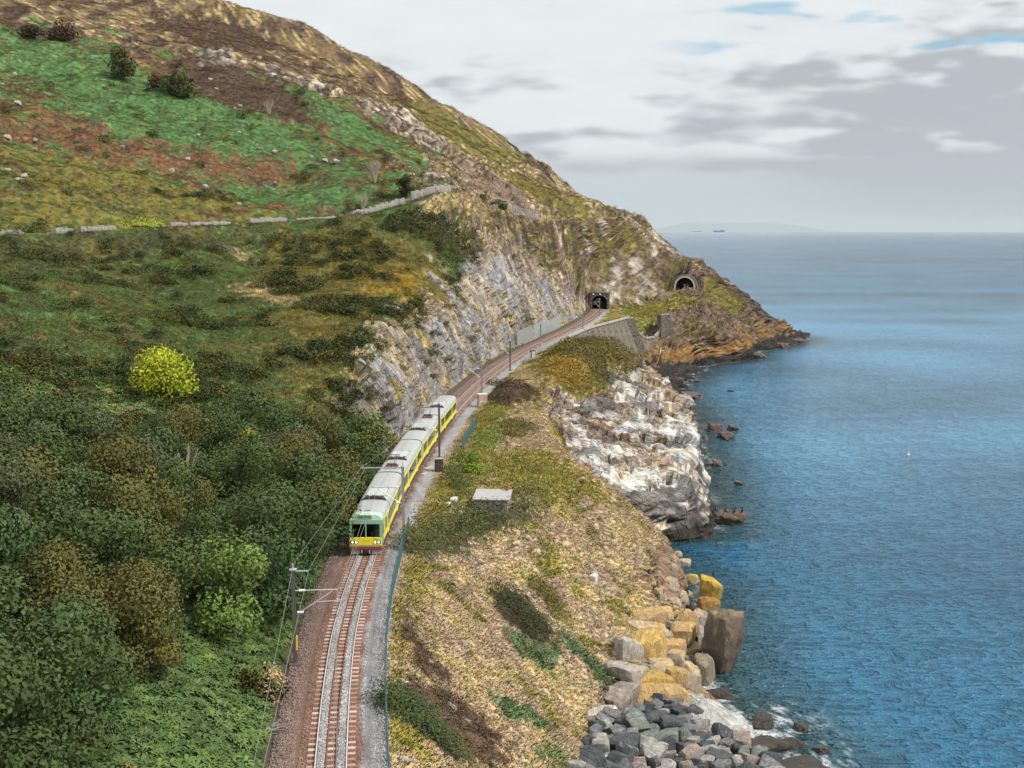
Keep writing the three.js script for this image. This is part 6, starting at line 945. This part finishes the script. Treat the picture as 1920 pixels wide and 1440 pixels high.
// ---- tunnels: a masonry front with a real bore behind it
const rubble = noiseTexture(512, 24, (x, y, z, w) => { const a = tor(x, y, z, w, 1), b = torF(x * 0.25, y * 0.25, z * 0.25, w * 0.25, 3); return 0.78 + 0.45 * a + 0.8 * b - 0.35 * sst(0.12, 0, Math.abs(a)); }, false);
const masonry = new THREE.MeshStandardMaterial({ color: col(0.27, 0.225, 0.175), roughness: 0.94, map: rep(rubble, 0.17, 0.17), bumpMap: rep(rubble, 0.17, 0.17), bumpScale: 0.25 }), darkBore = std(0.075, 0.065, 0.06, 0.95), paleStone = std(0.58, 0.55, 0.50, 0.85);  // bore lining and end share one even, very dark tone
function tunnel(label, at, turn, W, spring, wallW, wallH, depth, ring, outline) {
  const t = thing('tunnel_portal', label, 'tunnel', at, turn), s = new THREE.Shape(); s.moveTo(-wallW / 2, -1); s.lineTo(wallW / 2, -1); s.lineTo(wallW / 2 * 0.98, wallH * 0.96); s.lineTo(-wallW / 2 * 0.96, wallH); s.closePath();
  if (outline) { s.curves.length = 0; outline.forEach((p, i) => (i ? s.lineTo(...p) : s.moveTo(...p))); s.closePath(); }
  const h = new THREE.Path(); h.moveTo(-W, -0.9); h.lineTo(-W, spring); h.absarc(0, spring, W, Math.PI, 0, true); h.lineTo(W, -0.9); h.closePath(); s.holes.push(h);
  mesh('portal_wall', new THREE.ExtrudeGeometry(s, { depth: 2.6, bevelEnabled: false, curveSegments: 20 }).translate(0, 0, -2.6), masonry, t);
  const b = new THREE.Shape(); b.moveTo(-W - 0.5, -0.9); b.lineTo(-W - 0.5, spring); b.absarc(0, spring, W + 0.5, Math.PI, 0, true); b.lineTo(W + 0.5, -0.9); b.closePath(); b.holes.push(h.clone ? new THREE.Path(h.getPoints(20)) : h);
  mesh('bore_lining', new THREE.ExtrudeGeometry(b, { depth, bevelEnabled: false, curveSegments: 20 }).translate(0, 0, -depth - 2.6), darkBore, t);
  mesh('bore_end', bx(2 * W + 2, spring + W + 2, 0.5, 0, (spring + W) / 2, -depth - 2.8), darkBore, t);
  const r = new THREE.Shape(); r.moveTo(-W - ring, 0); r.lineTo(-W - ring, spring); r.absarc(0, spring, W + ring, Math.PI, 0, true); r.lineTo(W + ring, 0); r.lineTo(W + 0.02, 0); r.lineTo(W + 0.02, spring); r.absarc(0, spring, W + 0.02, 0, Math.PI, false); r.lineTo(-W - 0.02, 0); r.closePath();
  mesh('arch_ring', new THREE.ExtrudeGeometry(r, { depth: 0.35, bevelEnabled: false, curveSegments: 20 }).translate(0, 0, -0.1), ring > 0.6 ? paleStone : masonry, t);
  return shadows(t);
}
{
  const a = tunnel('dark railway tunnel mouth where the track enters the headland', [31.3, 14.75, -430.2], turnAt(428), 2.75, 3.0, 7.2, 6.6, 14, 0.3);
  mesh('coping', bx(7.5, 0.35, 3.0, 0, 6.75, -1.2), masonry, a);
  for (const x of [-2.2, 0.2]) mesh('portal_lamp', new THREE.SphereGeometry(0.28, 10, 8).translate(x, 6.15, 0.4), std(0.85, 0.85, 0.82, 0.4), a);
  tunnel('disused open tunnel arch with a pale stone ring on the headland shelf', [66.4, 20.6, -462.5], -0.25, 3.4, 1.6, 15, 9.5, 14, 0.62, [[-4.6, -1], [5.0, -1], [4.8, 2.2], [4.2, 3.8], [3.0, 5.3], [0.9, 6.1], [-1.6, 6.2], [-3.6, 5.2], [-4.7, 3.0]]);
}
// ---- sea walls below the approach
function wallStrip(name, label, top_, foot, th, cat = 'wall') { // top_ and foot: matching points along the face
  const t = thing(name, label, cat), P = [], I = [], U = []; let run = 0;
  top_.forEach((a, i) => { const b = foot[i]; if (i) run += Math.hypot(a[0] - top_[i - 1][0], a[2] - top_[i - 1][2]); const n = 8; for (let k = 0; k <= n; k++) { const q = k / n, w = 0.12 * n3(run, k * 0.7, 2); P.push(lerp(b[0], a[0], q) + w, lerp(b[1], a[1], q), lerp(b[2], a[2], q) + w); U.push(run, q * Math.hypot(a[1] - b[1], a[0] - b[0])); } });
  const n = 9; for (let i = 0; i < top_.length - 1; i++) for (let k = 0; k < 8; k++) { const a = i * n + k; I.push(a, a + n, a + 1, a + 1, a + n, a + n + 1); }
  const g = new THREE.BufferGeometry(); g.setAttribute('position', new THREE.Float32BufferAttribute(P, 3)); g.setAttribute('uv', new THREE.Float32BufferAttribute(U, 2)); g.setIndex(I); g.computeVertexNormals();
  mesh('wall_face', g, masonry, t);
  const cope = []; for (let i = 0; i < top_.length - 1; i++) { const a = top_[i], b = top_[i + 1], L = Math.hypot(b[0] - a[0], b[2] - a[2]); const c = new THREE.BoxGeometry(L + 0.1, 0.55, th); c.rotateZ(Math.atan2(b[1] - a[1], L)); c.rotateY(Math.atan2(-(b[2] - a[2]), b[0] - a[0])); cope.push(c.translate((a[0] + b[0]) / 2, (a[1] + b[1]) / 2 + 0.1, (a[2] + b[2]) / 2)); }
  mesh('coping', merge(cope), new THREE.MeshStandardMaterial({ color: col(0.44, 0.41, 0.38), roughness: 0.9, map: rep(rockMap, 0.3, 0.3) }), t);
  return shadows(t);
}
{
  const top1 = [], foot1 = []; for (const [d, x, y, fx, fy] of [[318, 14.9, 15.3, 16.6, 9], [330, 18.0, 15.4, 20.2, 7], [345, 21.8, 15.4, 24.6, 5], [357, 25.8, 15.4, 29, 4], [370, 30.8, 15.4, 34.4, 3], [381, 34.9, 15.5, 39, 2.4], [388, 37.6, 15.5, 42, 2]]) { top1.push([x, y, -d]); foot1.push([fx, fy, -d + 1.5]); }
  wallStrip('retaining_wall', 'long stone retaining wall holding up the track before the tunnel', top1, foot1, 0.7);
  const top2 = [], foot2 = []; for (const [d, x, y, fx, fy] of [[388, 37.4, 15.2, 41.6, 2.2], [389, 40.2, 11.4, 43.4, 2.0], [390, 43.5, 8.6, 46, 2.0], [392, 46.6, 8.8, 48.6, 2.4], [394, 49.2, 11.4, 50.6, 3]]) { top2.push([x, y, -d]); foot2.push([fx, fy, -d + 2.5]); }
  wallStrip('retaining_wall', 'sagging stone wall filling the gap between the two buttresses', top2, foot2, 0.9);
  const buttress = (label, x0, x1, x2, d, y0, y1, th, turn) => { const s = new THREE.Shape(); s.moveTo(0, y0); s.lineTo(x2 - x0, y0); s.lineTo(x1 - x0, y1); s.lineTo(0, y1); s.closePath(); const t = thing('buttress', label, 'buttress', [x0, 0, -d], turn); mesh('buttress_body', new THREE.ExtrudeGeometry(s, { depth: th, bevelEnabled: true, bevelSize: 0.15, bevelThickness: 0.15, bevelSegments: 1 }).translate(0, 0, -th / 2), masonry, t); mesh('sloping_cap', bar([x1 - x0, y1 + 0.1, 0], [x2 - x0, y0 + 0.2, 0], 0.55, 6), paleStone, t); return shadows(t); };
  buttress('tall dark-sided stone buttress under the track corner, left of the pair', 36.2, 38.6, 46.2, 386, -0.5, 15.4, 2.6, 0.35);
  buttress('second stone buttress with a pale sloping edge, right of the pair', 48.4, 51.2, 57.6, 394, 0.5, 16, 2.8, 0.3);
}
// ---- the dry-stone wall below the footpath, in broken lengths
{
  const wallMat = new THREE.MeshStandardMaterial({ color: col(0.52, 0.48, 0.43), roughness: 0.92, map: rep(rockMap, 0.5, 0.5), bumpMap: rep(rockMap, 0.5, 0.5), bumpScale: 0.25 });
  const lengths = [['tumbled stones of the path wall at the left frame edge', -60, 38, 1.0], ['short pale length of path wall left of the lime grass', 104, 134, 1.1], ['straight length of path wall just left of the lime grass', 152, 212, 1.1], ['short length of path wall right of the lime grass', 318, 348, 0.9], ['low broken length of path wall in the middle of the hillside', 356, 426, 0.9], ['length of path wall above the reddish bracken', 466, 532, 1.2], ['thin length of path wall half hidden in growth', 552, 622, 0.8], ['long pale wall rising to the spur', 655, 752, 1.4], ['high grey wall bend at the top of the spur', 768, 834, 1.9]];
  const dOf = (px) => { let best = 220, e = 1e9; for (let d = 200; d < 310; d += 0.25) { const q = Math.abs(960 + 2250 * pathAt(d) / (d * 1.0) * 0.998 - px); if (q < e) { e = q; best = d; } } return best; };
  for (const [label, a, b, H] of lengths) {
    const d0 = dOf(a), d1 = dOf(b), t = thing('stone_wall', label, 'wall'), g = [], n = Math.max(4, Math.round(Math.hypot(pathAt(d1) - pathAt(d0), d1 - d0) / 0.9));
    for (let k = 0; k < n * 3; k++) { const d = lerp(d0, d1, (k + rr(0.2, 0.8)) / n / 3), sl = (pathAt(d + 0.5) - pathAt(d - 0.5)), l = Math.hypot(sl, 1), h = H * rr(0.75, 1.15), x = pathAt(d) + 1.7 / l, z = -d + 1.7 * sl / l; g.push(rbx(rr(0.5, 1.1), h * (k % 3 ? rr(0.5, 0.95) : 1), rr(0.5, 0.9), 0.12).rotateY(Math.atan2(1, sl) + rr(-0.1, 0.1)).translate(x, pathY(d) + h / 2 - 0.15, z)); }
    mesh('stonework', merge(g), wallMat, t); shadows(t);
  }
}
// ---- far away: ships, a low spit, hills across the bay
{
  const ship = (label, x, d, L, H) => { const t = thing('ferry', label, 'ship', [x, 0, -d], 0.05), s = L / 100; mesh('hull', merge([bx(L, H * 0.35, L * 0.15, 0, H * 0.17, 0), bx(L * 0.08, H * 0.3, L * 0.1, -L * 0.52, H * 0.22, 0)]), std(0.75, 0.76, 0.78, 0.6), t); mesh('superstructure', merge([bx(L * 0.86, H * 0.4, L * 0.14, L * 0.02, H * 0.55, 0), bx(L * 0.3, H * 0.2, L * 0.12, L * 0.25, H * 0.85, 0)]), std(0.06, 0.12, 0.34, 0.6), t); mesh('funnel', bx(L * 0.07, H * 0.3, L * 0.06, -L * 0.2, H * 0.9, 0), std(0.06, 0.12, 0.34, 0.6), t); return t; };
  ship('blue and white ferry on the horizon', (1344 - 960) / 2250 * 24000, 24000, 265, 72);
  ship('faint grey ship on the horizon left of the ferry', (1303 - 960) / 2250 * 40000, 40000, 330, 60);
  const spit = []; for (let i = 0; i < 26; i++) spit.push(bx(rr(14, 50), rr(10, 34), 60, (1222 - 960) / 2250 * 22000 + i * 13, 6, -22000 + rr(-60, 60)));
  tag(mesh('harbour_spit', merge(spit), std(0.6, 0.52, 0.46, 0.9)), 'low pale spit with buildings on the horizon beside the headland', 'spit').userData.kind = 'structure';
  const P = [], I = [], n = 120, D = 126000; for (let i = 0; i <= n; i++) { const t = i / n, x = lerp((1195 - 960) / 2250 * D, (1600 - 960) / 2250 * D, t), h = 960 * sst(0, 0.3, t) * sst(1, 0.62, t) * (0.92 + 0.1 * n3(t * 4, 0, 1)) + 90 * sst(0, 0.15, t) * sst(1, 0.85, t) + 12 * n3(t * 18, 2, 0); for (const [k, y] of [[0, -20], [1500, h * 0.6], [4000, h], [9000, -20]]) P.push(x, y, -D - k); }
  for (let i = 0; i < n; i++) for (let k = 0; k < 3; k++) { const a = i * 4 + k; I.push(a, a + 4, a + 1, a + 1, a + 4, a + 5); }
  const g = new THREE.BufferGeometry(); g.setAttribute('position', new THREE.Float32BufferAttribute(P, 3)); g.setIndex(I); g.computeVertexNormals(); struct('distant_hills', g, std(0.10, 0.13, 0.13, 1));
}
// ---- birds and a float
{
  const bm = std(0.02, 0.02, 0.022, 0.6); let first = null;
  const bird = (label, at, s = 1, turn = 0, group) => { let t = first; if (!t) { t = first = thing('cormorant', label, 'bird', at, turn, group); mesh('body', merge([new THREE.LatheGeometry([[0, 0], [0.1, 0.03], [0.15, 0.16], [0.13, 0.32], [0.06, 0.5], [0.045, 0.62], [0.06, 0.7], [0.03, 0.76], [0, 0.77]].map((p) => new THREE.Vector2(...p)), 10).rotateX(0.18), bar([0, 0.72, 0.12], [0, 0.74, 0.3], 0.018, 5), bx(0.12, 0.03, 0.26, 0, 0.06, -0.16)]), bm, t); } else { t = t.clone(); t.name = numbered('cormorant'); scene.add(t); tag(t, label, 'bird', group); t.position.set(...at); t.rotation.y = turn; } t.scale.setScalar(s); };
  const g = 'cormorants on the flat-topped sea rock';
  for (const [x, k] of [[-1.9, 0.3], [-0.5, 0], [0.8, -0.3], [1.9, -0.5]]) { const c = [32.38, 0, -175.41]; bird('black cormorant standing on the flat-topped sea rock', [c[0] + x, 1.72 + k * 0.3, c[2] + 0.2], 1.15, x, g); }
  const b = [22.24, 5.52, -129]; bird('lone black bird on top of the bright yellow boulder', [b[0], b[1] - 0.1, b[2]], 1.0, 0.6);
  const f = [77.22, 0, -230.24], t = thing('buoy', 'small pale float with an orange top out on the open water', 'buoy', f); mesh('float', new THREE.SphereGeometry(0.3, 12, 8), std(0.72, 0.7, 0.6, 0.5), t); mesh('top_mark', new THREE.ConeGeometry(0.2, 0.5, 8).translate(0, 0.6, 0), std(0.7, 0.4, 0.05, 0.5), t);
}

renderer.render(scene, camera);
